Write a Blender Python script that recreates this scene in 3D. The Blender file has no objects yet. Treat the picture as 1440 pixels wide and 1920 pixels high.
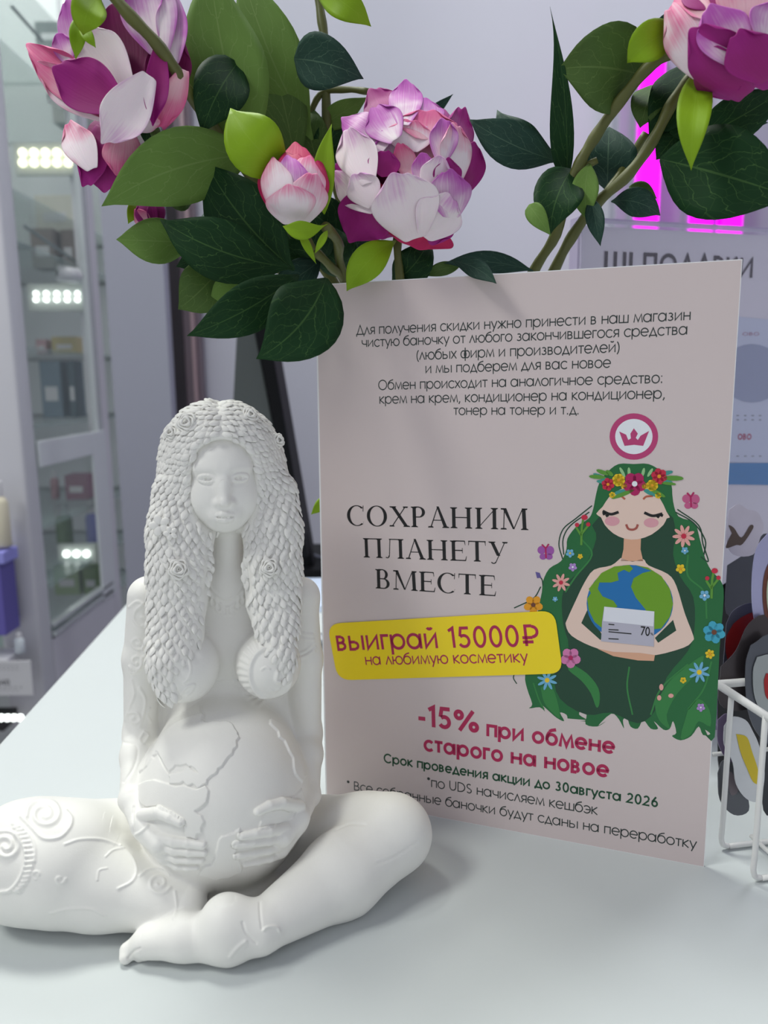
import bpy, bmesh, math, random
import numpy as np
from mathutils import Vector, Matrix
from mathutils.bvhtree import BVHTree

SC = bpy.context.scene
COL = SC.collection
random.seed(7)
rng = np.random.default_rng(7)

# ------------------------------------------------------------------ camera
F_PX = 1430.0
PITCH, ROLL, CAM_H = 0.16786, -0.0119, 0.2443
_c, _s = math.cos(PITCH), math.sin(PITCH)
_cr, _sr = math.cos(ROLL), math.sin(ROLL)
FW = np.array([0, _c, -_s]); U0 = np.array([0, _s, _c]); R0 = np.array([1.0, 0, 0])
RT = _cr * R0 + _sr * U0
UP = -_sr * R0 + _cr * U0
CAMP = np.array([0, 0, CAM_H])
cam_data = bpy.data.cameras.new('camera')
cam = bpy.data.objects.new('camera', cam_data); COL.objects.link(cam)
cam_data.sensor_fit = 'VERTICAL'; cam_data.sensor_height = 36.0
cam_data.lens = F_PX / 1920 * 36
cam_data.clip_start = 0.01
cam.matrix_world = Matrix(((RT[0], UP[0], -FW[0], CAMP[0]), (RT[1], UP[1], -FW[1], CAMP[1]), (RT[2], UP[2], -FW[2], CAMP[2]), (0, 0, 0, 1)))
cam_data.dof.use_dof = True
cam_data.dof.focus_distance = 0.385
cam_data.dof.aperture_fstop = 8.5
SC.camera = cam

# ------------------------------------------------------------------ light
SC.view_settings.view_transform = 'Standard'
SC.view_settings.look = 'None'
SC.view_settings.gamma = 1.0
SC.view_settings.use_curve_mapping = False
SC.view_settings.exposure = 0.0
world = bpy.data.worlds.new('shop_light'); SC.world = world; world.use_nodes = True
wb = world.node_tree.nodes['Background']
wb.inputs[0].default_value = (0.90, 0.92, 1.0, 1); wb.inputs[1].default_value = 0.52

def area(name, loc, target, sx, sy, power, col):
    l = bpy.data.lights.new(name, 'AREA'); l.shape = 'RECTANGLE'; l.size = sx; l.size_y = sy
    l.energy = power; l.color = col
    o = bpy.data.objects.new(name, l); COL.objects.link(o); o.location = loc
    d = Vector(target) - Vector(loc)
    o.rotation_euler = d.to_track_quat('-Z', 'Y').to_euler()
    return o
area('ceiling_panel_light', (-0.55, 1.0, 2.25), (-0.05, 0.4, 0.05), 0.5, 0.5, 34, (0.98, 1.0, 0.93))
area('ceiling_panel_light', (-1.6, -0.3, 2.25), (-0.05, 0.4, 0.05), 0.6, 0.6, 26, (0.98, 1.0, 0.94))
area('ceiling_panel_light', (1.1, 1.3, 2.3), (0.5, 1.3, 0), 0.6, 0.6, 10, (0.90, 0.92, 1.0))

# ------------------------------------------------------------------ helpers
def ray(px, py):
    return FW + RT * (px - 720) / F_PX + UP * (960 - py) / F_PX
def at_depth(px, py, d):
    return CAMP + ray(px, py) * d
def at_z(px, py, z):
    r = ray(px, py); return CAMP + r * ((z - CAM_H) / r[2])
def at_x(px, py, x):
    r = ray(px, py); return CAMP + r * (x / r[0])
def at_y(px, py, y):
    r = ray(px, py); return CAMP + r * (y / r[1])
def project(P):
    p = np.asarray(P) - CAMP
    zc = p @ FW
    return np.stack([720 + F_PX * (p @ RT) / zc, 960 - F_PX * (p @ UP) / zc], -1), zc

def tag(o, label=None, cat=None, group=None, kind=None):
    if label: o['label'] = label
    if cat: o['category'] = cat
    if group: o['group'] = group
    if kind: o['kind'] = kind
    return o
def empty(name, loc=(0, 0, 0), label=None, cat=None, group=None, rz=0):
    o = bpy.data.objects.new(name, None); COL.objects.link(o); o.location = loc; o.rotation_euler = (0, 0, rz)
    o.empty_display_size = 0.01
    return tag(o, label, cat, group)
def link(name, me, mat=None, parent=None, smooth=False):
    o = bpy.data.objects.new(name, me); COL.objects.link(o)
    if mat is not None:
        for m in (mat if isinstance(mat, (list, tuple)) else [mat]): me.materials.append(m)
    if parent is not None:
        o.parent = parent
        o.matrix_parent_inverse = Matrix.LocRotScale(parent.location, parent.rotation_euler, None).inverted() if parent.parent is None else parent_inv(parent)
    if smooth: me.polygons.foreach_set('use_smooth', [True] * len(me.polygons))
    return o
def parent_inv(p):
    # every mesh is modelled in world coordinates
    m = Matrix.Identity(4); chain = []
    while p is not None: chain.append(p); p = p.parent
    for q in reversed(chain):
        m = m @ q.matrix_parent_inverse @ Matrix.LocRotScale(q.location, q.rotation_euler, None)
    return m.inverted()
def mesh(name, verts, faces, mat=None, parent=None, smooth=False):
    me = bpy.data.meshes.new(name)
    me.from_pydata([tuple(map(float, v)) for v in verts], [], [tuple(map(int, f)) for f in faces]); me.update()
    return link(name, me, mat, parent, smooth)
def bmobj(name, bm, mat=None, parent=None, smooth=False):
    me = bpy.data.meshes.new(name); bm.normal_update(); bm.to_mesh(me); bm.free()
    return link(name, me, mat, parent, smooth)

def add_box(bm, x0, x1, y0, y1, z0, z1, bevel=0.0, mi=0):
    r = bmesh.ops.create_cube(bm, size=1)
    vs = r['verts']
    for v in vs:
        v.co = Vector(((x0 + x1) / 2 + v.co.x * (x1 - x0), (y0 + y1) / 2 + v.co.y * (y1 - y0), (z0 + z1) / 2 + v.co.z * (z1 - z0)))
    if bevel:
        es = list({e for v in vs for e in v.link_edges})
        bmesh.ops.bevel(bm, geom=es, offset=bevel, segments=2, affect='EDGES', profile=0.6)
    return vs
def box(name, b, mat, parent=None, bevel=0.0, smooth=False):
    bm = bmesh.new(); add_box(bm, *b, bevel=bevel); return bmobj(name, bm, mat, parent, smooth)
def frames(pts):
    pts = [Vector(p) for p in pts]; out = []
    n = None
    for i, p in enumerate(pts):
        t = (pts[min(i + 1, len(pts) - 1)] - pts[max(i - 1, 0)])
        t = t.normalized() if t.length > 1e-9 else Vector((0, 0, 1))
        if n is None:
            n = t.orthogonal().normalized()
        n = (n - t * n.dot(t)); n = n.normalized() if n.length > 1e-6 else t.orthogonal().normalized()
        out.append((p, t, n, t.cross(n)))
    return out
def tube_data(pts, radii, seg=8, cap=True):
    fr = frames(pts)
    if not hasattr(radii, '__len__'): radii = [radii] * len(pts)
    V, Fc = [], []
    for (p, t, n, b), r in zip(fr, radii):
        for k in range(seg):
            a = 2 * math.pi * k / seg
            V.append(p + (n * math.cos(a) + b * math.sin(a)) * r)
    for i in range(len(pts) - 1):
        for k in range(seg):
            k2 = (k + 1) % seg
            Fc.append((i * seg + k, i * seg + k2, (i + 1) * seg + k2, (i + 1) * seg + k))
    if cap:
        Fc.append(tuple(reversed(range(seg)))); Fc.append(tuple((len(pts) - 1) * seg + k for k in range(seg)))
    return V, Fc
def tube(name, pts, radii, mat, parent=None, seg=8):
    V, Fc = tube_data(pts, radii, seg); return mesh(name, V, Fc, mat, parent, True)
def smooth_path(pts, n=6):
    P = [np.asarray(p, float) for p in pts]
    if len(P) < 3: 
        return [P[0] + (P[1] - P[0]) * i / n for i in range(n + 1)]
    out = []
    Q = [2 * P[0] - P[1]] + P + [2 * P[-1] - P[-2]]
    for i in range(1, len(Q) - 2):
        a, b, c, d = Q[i - 1], Q[i], Q[i + 1], Q[i + 2]
        for j in range(n):
            t = j / n
            out.append(0.5 * ((2 * b) + (c - a) * t + (2 * a - 5 * b + 4 * c - d) * t * t + (3 * b - a - 3 * c + d) * t ** 3))
    out.append(P[-1]); return out

def newmat(name):
    m = bpy.data.materials.new(name); m.use_nodes = True
    return m, m.node_tree.nodes, m.node_tree.links, m.node_tree.nodes['Principled BSDF']
_mats = {}
def mat(name, col, rough=0.5, metal=0.0, noise=0.0, scale=60.0, bump=0.0, trans=0.0, alpha=1.0, emit=0.0, spec=0.5, bscale=None, sss=0.0):
    if name in _mats: return _mats[name]
    m, N, L, b = newmat(name)
    b.inputs['Roughness'].default_value = rough; b.inputs['Metallic'].default_value = metal
    b.inputs['Specular IOR Level'].default_value = spec
    c = (*col, 1)
    b.inputs['Base Color'].default_value = c
    tc = N.new('ShaderNodeTexCoord')
    if noise > 0:
        nz = N.new('ShaderNodeTexNoise'); nz.inputs['Scale'].default_value = scale; nz.inputs['Detail'].default_value = 4
        L.new(tc.outputs['Object'], nz.inputs['Vector'])
        mx = N.new('ShaderNodeMix'); mx.data_type = 'RGBA'
        mx.inputs[6].default_value = tuple(max(0, x * (1 - noise)) for x in col) + (1,)
        mx.inputs[7].default_value = tuple(min(1, x * (1 + noise)) for x in col) + (1,)
        L.new(nz.outputs[0], mx.inputs[0]); L.new(mx.outputs[2], b.inputs['Base Color'])
    if bump > 0:
        nb = N.new('ShaderNodeTexNoise'); nb.inputs['Scale'].default_value = bscale or scale * 4; nb.inputs['Detail'].default_value = 5
        L.new(tc.outputs['Object'], nb.inputs['Vector'])
        bp = N.new('ShaderNodeBump'); bp.inputs['Strength'].default_value = bump; bp.inputs['Distance'].default_value = 0.0004
        L.new(nb.outputs[0], bp.inputs['Height']); L.new(bp.outputs[0], b.inputs['Normal'])
    if trans: b.inputs['Transmission Weight'].default_value = trans; b.inputs['IOR'].default_value = 1.45
    if alpha < 1: b.inputs['Alpha'].default_value = alpha
    if emit: b.inputs['Emission Color'].default_value = c; b.inputs['Emission Strength'].default_value = emit
    if sss: b.inputs['Subsurface Weight'].default_value = sss; b.inputs['Subsurface Radius'].default_value = (0.004, 0.004, 0.004)
    _mats[name] = m; return m
def glassmat(name, col=(0.9, 0.95, 0.95), alpha=0.18, rough=0.05):
    if name in _mats: return _mats[name]
    m, N, L, b = newmat(name)
    b.inputs['Base Color'].default_value = (*col, 1); b.inputs['Roughness'].default_value = rough
    b.inputs['Alpha'].default_value = alpha
    _mats[name] = m; return m
def srgb(r, g, b):
    return tuple((x / 255 / 12.92) if x / 255 <= 0.04045 else ((x / 255 + 0.055) / 1.055) ** 2.4 for x in (r, g, b))

# ------------------------------------------------------------------ setting
m_table = mat('white_laminate', srgb(206, 212, 212), rough=0.5, spec=.25, noise=0.02, scale=9, bump=0.05, bscale=500)
m_wall = mat('lavender_wall_paint', srgb(198, 198, 210), rough=0.85, noise=0.02, scale=3)
m_wall2 = mat('grey_column_paint', srgb(150, 152, 166), rough=0.7, noise=0.02, scale=3)
m_floor = mat('grey_floor_tile', srgb(150, 150, 152), rough=0.4, noise=0.05, scale=4)
# ------------------------------------------------------------------ room shell
def struct(name, b, m, bevel=0.0):
    o = box(name, b, m, bevel=bevel); o['kind'] = 'structure'; return o
struct('floor', (-3, 3, -1.2, 2.1, -1.0, -.9), m_floor)
struct('wall_back', (-3, 3, 2.0, 2.1, -.9, 2.5), m_wall)
struct('wall_left', (-3.1, -3, -1.2, 2.1, -.9, 2.5), m_wall)
struct('wall_right', (3, 3.1, -1.2, 2.1, -.9, 2.5), m_wall)
struct('ceiling', (-3.1, 3.1, -1.2, 2.1, 2.5, 2.6), m_wall)
cp0 = at_y(203, 600, 1.35); cp1 = at_y(312, 600, 1.35)
struct('trim_1', (cp0[0], cp1[0], 1.35, 1.38, -.9, 2.5), m_wall2)
# counter: worktop with a slab front
TE0 = at_z(0, 1392, 0); TE1 = at_z(240, 1128, 0); td = (TE1 - TE0) / np.linalg.norm(TE1 - TE0)
c0 = TE0 - td * .75; c1 = TE0 + td * .60
counter = empty('shop_counter', (0.1, .4, -.9), 'white glossy shop counter carrying the figurine and the poster', 'counter')
bm = bmesh.new()
q = [(c0[0], c0[1]), (1.3, c0[1]), (1.3, c1[1]), (c1[0], c1[1])]
vb = [bm.verts.new((x, y, -.028)) for x, y in q]; vt = [bm.verts.new((x, y, 0)) for x, y in q]
bm.faces.new(vb[::-1]); bm.faces.new(vt)
for i in range(4): bm.faces.new((vb[i], vb[(i + 1) % 4], vt[(i + 1) % 4], vt[i]))
bmesh.ops.bevel(bm, geom=[e for e in bm.edges if e.verts[0].co.z == 0 and e.verts[1].co.z == 0], offset=.0015, segments=2, affect='EDGES')
bmobj('worktop', bm, m_table, counter)
m_front = mat('counter_front', srgb(206, 206, 212), rough=.5)
box('carcass', (c1[0] + .03, 1.27, c0[1] + .04, c1[1] - .03, -.9, -.028), m_front, counter)
# ------------------------------------------------------------------ statuette (signed-distance sculpt)
SO = np.array([-0.078, 0.365, 0.0]); SA = math.radians(12)
EX = np.array([math.cos(SA), math.sin(SA), 0]); EY = np.array([-math.sin(SA), math.cos(SA), 0]); EZ = np.array([0, 0, 1.0])
SR = np.stack([EX, EY, EZ])            # world -> local rows
def s_local(P): return (np.asarray(P) - SO) @ SR.T * 1000
def s_world(q): return np.asarray(q) / 1000 @ SR + SO
def S(px, py, yl):
    r = ray(px, py); t = (yl / 1000 - (CAMP - SO) @ EY) / (r @ EY); return s_local(CAMP + r * t)
def SZ(px, py, z): return s_local(at_z(px, py, z / 1000))
def mmpx(p):                            # mm per pixel at a local point
    return ((s_world(p) - CAMP) @ FW) / F_PX * 1000

class Field:
    def __init__(self): self.pr = []
    def add(self, fn, lo, hi, k, op='u'): self.pr.append((fn, np.asarray(lo, float), np.asarray(hi, float), k, op))
    def cone(self, a, b, ra, rb, k=3, op='u', sy=1.0):
        a = np.asarray(a, float); b = np.asarray(b, float); r = max(ra, rb)
        def fn(p, a=a, b=b):
            pa = p - a; ba = b - a
            h = np.clip((pa @ ba) / max(ba @ ba, 1e-9), 0, 1)
            d = pa - h[:, None] * ba
            if sy != 1.0: d = d * np.array([1, 1 / sy, 1])
            return (np.sqrt((d * d).sum(1)) - (ra + (rb - ra) * h)) * min(1, sy)
        self.add(fn, np.minimum(a, b) - r, np.maximum(a, b) + r, k, op)
    def ell(self, c, r, k=3, op='u', rot=None):
        c = np.asarray(c, float); r = np.asarray(r, float)
        def fn(p):
            q = p - c
            if rot is not None: q = q @ rot
            k0 = np.sqrt(((q / r) ** 2).sum(1)); k1 = np.sqrt(((q / (r * r)) ** 2).sum(1))
            return k0 * (k0 - 1) / np.maximum(k1, 1e-9)
        R = max(r) if rot is not None else r
        self.add(fn, c - R, c + R, k, op)
    def eval(self, p, m=10.0):
        if len(p) <= 6000: return self.eval0(p, m)
        c = np.floor(p / 9.0).astype(np.int64); key = (c[:, 0] * 512 + c[:, 1]) * 512 + c[:, 2]
        o = np.argsort(key, kind='stable'); q = p[o]; out = np.empty(len(p))
        for i in range(0, len(p), 5000): out[i:i + 5000] = self.eval0(q[i:i + 5000], m)
        res = np.empty(len(p)); res[o] = out; return res
    def eval0(self, p, m=10.0):
        pl, ph = p.min(0), p.max(0)
        d = np.full(len(p), 30.0)
        for fn, lo, hi, k, op in self.pr:
            M = max(m, k + 1)
            if (pl > hi + M).any() or (ph < lo - M).any(): continue
            idx = np.flatnonzero(((p > lo - M) & (p < hi + M)).all(1))
            if not len(idx): continue
            v = fn(p[idx]); o = d[idx]
            if op == 'u':
                h = np.maximum(k - np.abs(o - v), 0) / k; d[idx] = np.minimum(o, v) - h * h * k * 0.25
            elif op == 's':
                v = -v; h = np.maximum(k - np.abs(o - v), 0) / k; d[idx] = np.maximum(o, v) + h * h * k * 0.25
            elif op == 'i':
                d[idx] = np.maximum(o, v)
        return d
    def grad(self, p, e=0.15):
        g = np.empty_like(p)
        for i in range(3):
            q = p.copy(); q[:, i] += e; r = p.copy(); r[:, i] -= e
            g[:, i] = self.eval(q, 4) - self.eval(r, 4)
        return g / np.maximum(np.linalg.norm(g, axis=1), 1e-9)[:, None]
    def project(self, p, it=2):
        for _ in range(it):
            g = self.grad(p); p = p - np.clip(self.eval(p, 4), -1, 1)[:, None] * g
        return p
    def mesh(self, lo, hi, h, B=8):
        lo = np.asarray(lo, float); nb = np.ceil((np.asarray(hi) - lo) / (h * B)).astype(int)
        n = nb * B + 1
        cc = np.stack(np.meshgrid(*[np.arange(k) for k in nb], indexing='ij'), -1).reshape(-1, 3)
        cd = self.eval(lo + (cc + 0.5) * B * h, 14.0)
        G = np.empty(n, np.float32)
        sg = np.where(cd < 0, -9.0, 9.0)
        G[:] = 9.0
        G[:-1, :-1, :-1] = sg.reshape(nb).repeat(B, 0).repeat(B, 1).repeat(B, 2)
        act = cc[np.abs(cd) < B * h * 0.9 + 1.5]
        off = np.stack(np.meshgrid(*[np.arange(B + 1)] * 3, indexing='ij'), -1).reshape(-1, 3)
        for i in range(0, len(act), 600):
            ii = (act[i:i + 600, None, :] * B + off[None]).reshape(-1, 3)
            v = self.eval(lo + ii * h, 5.0)
            G[ii[:, 0], ii[:, 1], ii[:, 2]] = v
        return surface_nets(G, lo, h)

def surface_nets(G, lo, h):
    ins = G < 0
    c = ins[:-1, :-1, :-1].astype(np.int8)
    cnt = np.zeros(np.array(G.shape) - 1, np.int8)
    for a in (0, 1):
        for b in (0, 1):
            for d in (0, 1):
                cnt += ins[a:G.shape[0] - 1 + a, b:G.shape[1] - 1 + b, d:G.shape[2] - 1 + d]
    cells = np.argwhere((cnt > 0) & (cnt < 8))
    idm = np.full(cnt.shape, -1, np.int32)
    idm[tuple(cells.T)] = np.arange(len(cells))
    acc = np.zeros((len(cells), 3)); w = np.zeros(len(cells))
    cor = [(a, b, d) for a in (0, 1) for b in (0, 1) for d in (0, 1)]
    for a in cor:
        for ax in range(3):
            if a[ax]: continue
            b = list(a); b[ax] = 1
            va = G[tuple((cells + a).T)]; vb = G[tuple((cells + b).T)]
            m = (va < 0) != (vb < 0)
            t = np.where(m, va / np.where(m, va - vb, 1), 0); t = np.clip(t, 0, 1)
            P = np.array(a, float)[None] + np.eye(3)[ax][None] * t[:, None]
            acc += P * m[:, None]; w += m
    V = lo + (cells + acc / w[:, None]) * h
    Q = []
    for ax in range(3):
        sl0 = [slice(None)] * 3; sl1 = [slice(None)] * 3; sl0[ax] = slice(0, -1); sl1[ax] = slice(1, None)
        a = ins[tuple(sl0)]; b = ins[tuple(sl1)]
        e = np.argwhere(a != b); e = e[(e > 0).all(1)]
        u, v = [(1, 2), (2, 0), (0, 1)][ax]
        ok = (e[:, u] < cnt.shape[u]) & (e[:, v] < cnt.shape[v]) & (e[:, ax] < cnt.shape[ax]); e = e[ok]
        du = np.eye(3, dtype=int)[u]; dv = np.eye(3, dtype=int)[v]
        q = np.stack([idm[tuple((e - du - dv).T)], idm[tuple((e - dv).T)], idm[tuple(e.T)], idm[tuple((e - du).T)]], 1)
        flip = ~a[tuple(e.T)]
        q[flip] = q[flip][:, ::-1]
        Q.append(q[(q >= 0).all(1)])
    return V, np.concatenate(Q)

def np_mesh(name, V, Q):
    me = bpy.data.meshes.new(name)
    n = len(Q); k = Q.shape[1]
    me.vertices.add(len(V)); me.vertices.foreach_set('co', V.astype(np.float32).ravel())
    me.loops.add(n * k); me.loops.foreach_set('vertex_index', Q.astype(np.int32).ravel())
    me.polygons.add(n); me.polygons.foreach_set('loop_start', np.arange(0, n * k, k, dtype=np.int32))
    me.update(calc_edges=True); return me

m_plaster = mat('white_plaster', srgb(242, 241, 236), rough=0.5, noise=0.015, scale=200, bump=0.12, bscale=1400, sss=0.06)

BF = Field()
def C(f, a, b, ra, rb, k=4, op='u', sy=1.0):    # radii in pixels of the local scale
    f.cone(a, b, ra * mmpx(a), rb * mmpx(b), k, op, sy)
# torso
hip = S(425, 1560, 14)
BF.ell(hip, (43, 30, 26), 5)
BF.ell(S(428, 1390, 14), (38, 20, 40), 10)
BF.ell(S(428, 1325, 15), (38, 14, 24), 5)
BF.ell(S(424, 1422, -6), (33, 27, 31), 9)
BF.ell(S(425, 1210, 12), (36, 18, 32), 12)
BF.cone(S(285, 1118, 10), S(565, 1118, 10), 8.5, 8.5, 10)
BF.cone(S(372, 1088, 8), S(478, 1088, 8), 7.5, 7.5, 8)
BF.cone(S(428, 950, 6), S(428, 1100, 8), 7.4, 8.2, 7)
# breasts, belly
BL = S(345, 1248, -11); BR_ = S(503, 1245, -11)
BF.ell(BL, (16.8, 17.5, 17.5), 5); BF.ell(BR_, (16, 17, 16.5), 5)
BELC = S(421, 1495, -19); BELR = np.array([41.5, 40, 42.5])
BF.ell(BELC, BELR, 9)
def belly(px, py, off=0.0):
    o = s_local(CAMP); d = s_local(CAMP + ray(px, py)) - o
    R = BELR + off; oo = (o - BELC) / R; dd = d / R
    a = dd @ dd; b = 2 * oo @ dd; c = oo @ oo - 1; D = b * b - 4 * a * c
    t = (-b - math.sqrt(max(D, 0))) / (2 * a); return o + d * t
# lap
BF.ell(S(430, 1690, -28), (48, 30, 13), 8)
# arms
for sh, el, wr, w2 in (((276, 1118, 8), (262, 1375, 6), (243, 1500, -26), 0), ((562, 1118, 8), (575, 1375, 6), (582, 1492, -24), 1)):
    a, b, c = S(*sh), S(*el), S(*wr)
    mid = a + (b - a) * 0.45 + np.array([-1.0 if not w2 else 1.0, 0, 0])
    BF.cone(a, mid, 9.4, 8.8, 5); BF.cone(mid, b, 8.8, 7.7, 4)
    m2 = b + (c - b) * 0.35
    BF.cone(b, m2, 7.7, 7.2, 4); BF.cone(m2, c, 7.2, 4.6, 4)
# hands
def finger(pts, r0, r1, off=0.6):
    q = [belly(x, y, off) for x, y in pts]
    for i in range(len(q) - 1):
        t0 = i / (len(q) - 1); t1 = (i + 1) / (len(q) - 1)
        BF.cone(q[i], q[i + 1], r0 + (r1 - r0) * t0, r0 + (r1 - r0) * t1, 0.7)
wl = S(243, 1500, -26); wr_ = S(582, 1492, -24)
BF.cone(wl, belly(266, 1548, 1), 4.6, 4.8, 3, sy=0.8); BF.cone(belly(266, 1545, 1.2), belly(300, 1582, .8), 4.2, 4.6, 3)
BF.cone(belly(272, 1560, 1), belly(308, 1606, 0), 4.0, 3.4, 3)
finger([(268, 1528), (296, 1524), (318, 1533), (337, 1543)], 2.9, 1.8, 1.2)
finger([(292, 1568), (326, 1578), (352, 1581), (380, 1585)], 2.4, 1.7, 1.0)
finger([(296, 1582), (326, 1594), (354, 1597), (383, 1599)], 2.4, 1.7, 0.8)
finger([(302, 1597), (330, 1610), (354, 1612), (378, 1613)], 2.3, 1.6, 0.6)
finger([(308, 1610), (332, 1624), (352, 1626), (369, 1626)], 2.1, 1.5, 0.4)
BF.cone(wr_, belly(560, 1535, 1), 4.6, 4.8, 3, sy=0.8); BF.cone(belly(561, 1532, 1), belly(530, 1570, .8), 4.2, 4.6, 3)
BF.cone(belly(556, 1550, .6), belly(528, 1594, 0), 4.0, 3.4, 3)
finger([(562, 1512), (530, 1506), (506, 1511), (484, 1522)], 2.9, 1.8, 1.2)
finger([(536, 1552), (506, 1559), (480, 1563), (454, 1568)], 2.4, 1.7, 1.0)
finger([(536, 1568), (504, 1576), (474, 1580), (444, 1584)], 2.4, 1.7, 0.8)
finger([(534, 1585), (504, 1594), (476, 1599), (446, 1604)], 2.3, 1.6, 0.6)
finger([(530, 1600), (506, 1609), (484, 1615), (460, 1620)], 2.1, 1.5, 0.4)
# viewer-left leg: thigh, knee, shin
kl = SZ(62, 1612, 27)
BF.cone(S(290, 1590, 2), kl, 25, 25.5, 8)
BF.cone(SZ(120, 1618, 27), kl, 27.0, 25.5, 8)
BF.cone(kl, SZ(190, 1660, 19), 24.5, 18.5, 6)
BF.cone(SZ(190, 1660, 19), SZ(345, 1706, 12), 18.5, 10.5, 6)
BF.ell(SZ(20, 1585, 34), (14, 18, 17), 6)
# viewer-right leg
kr = S(737, 1563, -36)
BF.cone(S(560, 1580, 4), kr, 25, 17.5, 8)
BF.ell(S(690, 1558, -24), (24, 18, 17.5), 8)
an = SZ(487, 1740, 12.5)
calf = S(640, 1640, -50)
BF.cone(kr, calf, 18.5, 18.8, 5); BF.cone(calf, an, 18.6, 10.2, 5)
BF.cone(an, SZ(430, 1752, 11), 10.4, 11.0, 3)
BF.ell(SZ(424, 1728, 17), (11, 11, 11.5), 8)
BF.cone(SZ(430, 1760, 9.5), SZ(345, 1757, 10), 10, 9.0, 4)
BF.cone(SZ(345, 1757, 10), SZ(275, 1768, 7.5), 9.0, 6.6, 4)
ft = [(246, 1790, 2.6, 2.9), (262, 1793, 2.2, 2.3), (274, 1790, 2.2, 2.2), (284, 1784, 2.2, 2.1), (292, 1778, 2.2, 2.0)]
BF.cone(SZ(282, 1762, 8), SZ(240, 1782, 4.2), 5.8, 3.6, 2)
for x, y, z, r in ft[1:]: BF.cone(SZ(x + 26, y - 18, 5), SZ(x, y, z), r + 1.0, r, 1.2)
BF.cone(SZ(258, 1775, 5), SZ(236, 1795, 3.0), 3.4, 2.8, 1.0)
# head
HC = S(419, 905, -2)
def hd(x, y, z): return HC + np.array([x, y, z], float)
BF.ell(hd(0, 9, 8), (17.0, 20, 19), 3)
BF.ell(hd(0, 2.5, -4.5), (16.3, 15.5, 18.4), 6)
BF.ell(hd(0, -6.0, -17.2), (7.5, 5.4, 5.2), 5)
BF.ell(hd(0, 1.0, -11.5), (13.2, 12.6, 10.5), 5)
BF.ell(hd(0, 3.0, 10), (16.2, 15.5, 13), 5)
for s in (-1, 1):
    BF.ell(hd(s * 7.6, -4.6, -6), (7.4, 6.6, 8.2), 6)
    BF.cone(hd(s * 3, -10.6, 7.6), hd(s * 11, -8.2, 8.0), 1.9, 1.7, 4)
    BF.ell(hd(s * 7.9, -15.3, 3.6), (4.0, 3.3, 2.0), 3.6, 's')
    BF.ell(hd(s * 7.8, -8.0, 3.4), (3.5, 3.6, 2.3), 0.9)
    for up, zz in ((1, 1.15), (0, -1.05)):      # lids
        q = [hd(s * (7.8 + 3.5 * math.cos(a)), -10.9 - .9 * math.sin(a) + .30 * 3.5 * math.cos(a), 3.4 + zz * 1.5 * math.sin(a)) for a in np.linspace(0.0, math.pi, 9)]
        for i in range(8): BF.cone(q[i], q[i + 1], 0.48 if up else 0.3, 0.48 if up else 0.3, 0.9)
    BF.ell(hd(s * 7.9, -11.8, 3.4), (.7, 1.1, .7), 0.25, 's')
    BF.ell(hd(s * 3.1, -13.0, -7.9), (2.0, 2.2, 1.7), 1.8)
    BF.ell(hd(s * 1.7, -14.8, -9.9), (.8, 1.4, .55), 0.6, 's')
BF.cone(hd(0, -8.6, 9.5), hd(0, -13.0, 0), 1.6, 1.9, 4.5)
BF.cone(hd(0, -12.6, 1), hd(0, -15.8, -6.4), 1.8, 2.2, 4)
BF.ell(hd(0, -16.6, -7.2), (1.9, 1.8, 1.7), 1.6)
BF.ell(hd(0, -11.4, -13.8), (6.5, 3.2, 4.0), 3.5)
lipu = [(-5.7, -11.5, -13.4), (-3.0, -13.5, -13.3), (-1.0, -14.1, -12.9), (0, -14.05, -13.05), (1.0, -14.1, -12.9), (3.0, -13.5, -13.3), (5.7, -11.5, -13.4)]
for i in range(6): BF.cone(hd(*lipu[i]), hd(*lipu[i + 1]), [.5, 1.2, 1.35, 1.35, 1.35, 1.2][i], [1.2, 1.35, 1.35, 1.35, 1.2, .5][i], 0.8)
lipl = [(-5.0, -11.7, -14.4), (-2.4, -13.3, -15.3), (0, -13.7, -15.6), (2.4, -13.3, -15.3), (5.0, -11.7, -14.4)]
for i in range(4): BF.cone(hd(*lipl[i]), hd(*lipl[i + 1]), [.5, 1.45, 1.65, 1.45][i], [1.45, 1.65, 1.45, .5][i], 0.8)
for i in range(4):
    a = [(-5.4, -11.7, -13.8), (-3, -14.5, -14.3), (0, -15.2, -14.3), (3, -14.5, -14.3), (5.4, -11.7, -13.8)]
    BF.cone(hd(*a[i]), hd(*a[i + 1]), .38, .38, 0.5, 's')
# flat underside
BF.add(lambda p: -p[:, 2] + 0.2, (-140, -110, -40), (140, 110, 0), 0.1, 'i')

V, Q = BF.mesh((-125, -98, -4), (125, 50, 236), 0.8)
V = BF.project(V, 2)
me = np_mesh('statuette_body', V, Q)

def refine(me, sel):
    bm = bmesh.new(); bm.from_mesh(me); bm.faces.ensure_lookup_table()
    es = {e for i in np.flatnonzero(sel) for e in bm.faces[i].edges}
    bmesh.ops.subdivide_edges(bm, edges=list(es), cuts=1, use_grid_fill=True)
    bm.to_mesh(me); bm.free()
def verts(me):
    a = np.empty(len(me.vertices) * 3, np.float32); me.vertices.foreach_get('co', a); return a.reshape(-1, 3).astype(float)
def facecent(me):
    a = np.empty(len(me.polygons) * 3, np.float32); me.polygons.foreach_get('center', a); return a.reshape(-1, 3)
fc = facecent(me); fpx, _ = project(s_world(fc))
camL = s_local(CAMP)
fn = np.empty(len(me.polygons) * 3, np.float32); me.polygons.foreach_get('normal', fn); fn = fn.reshape(-1, 3)
facing = ((camL - fc) * fn).sum(1) > -20
def inb(p, x0, y0, x1, y1): return (p[:, 0] > x0) & (p[:, 0] < x1) & (p[:, 1] > y0) & (p[:, 1] < y1)
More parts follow.
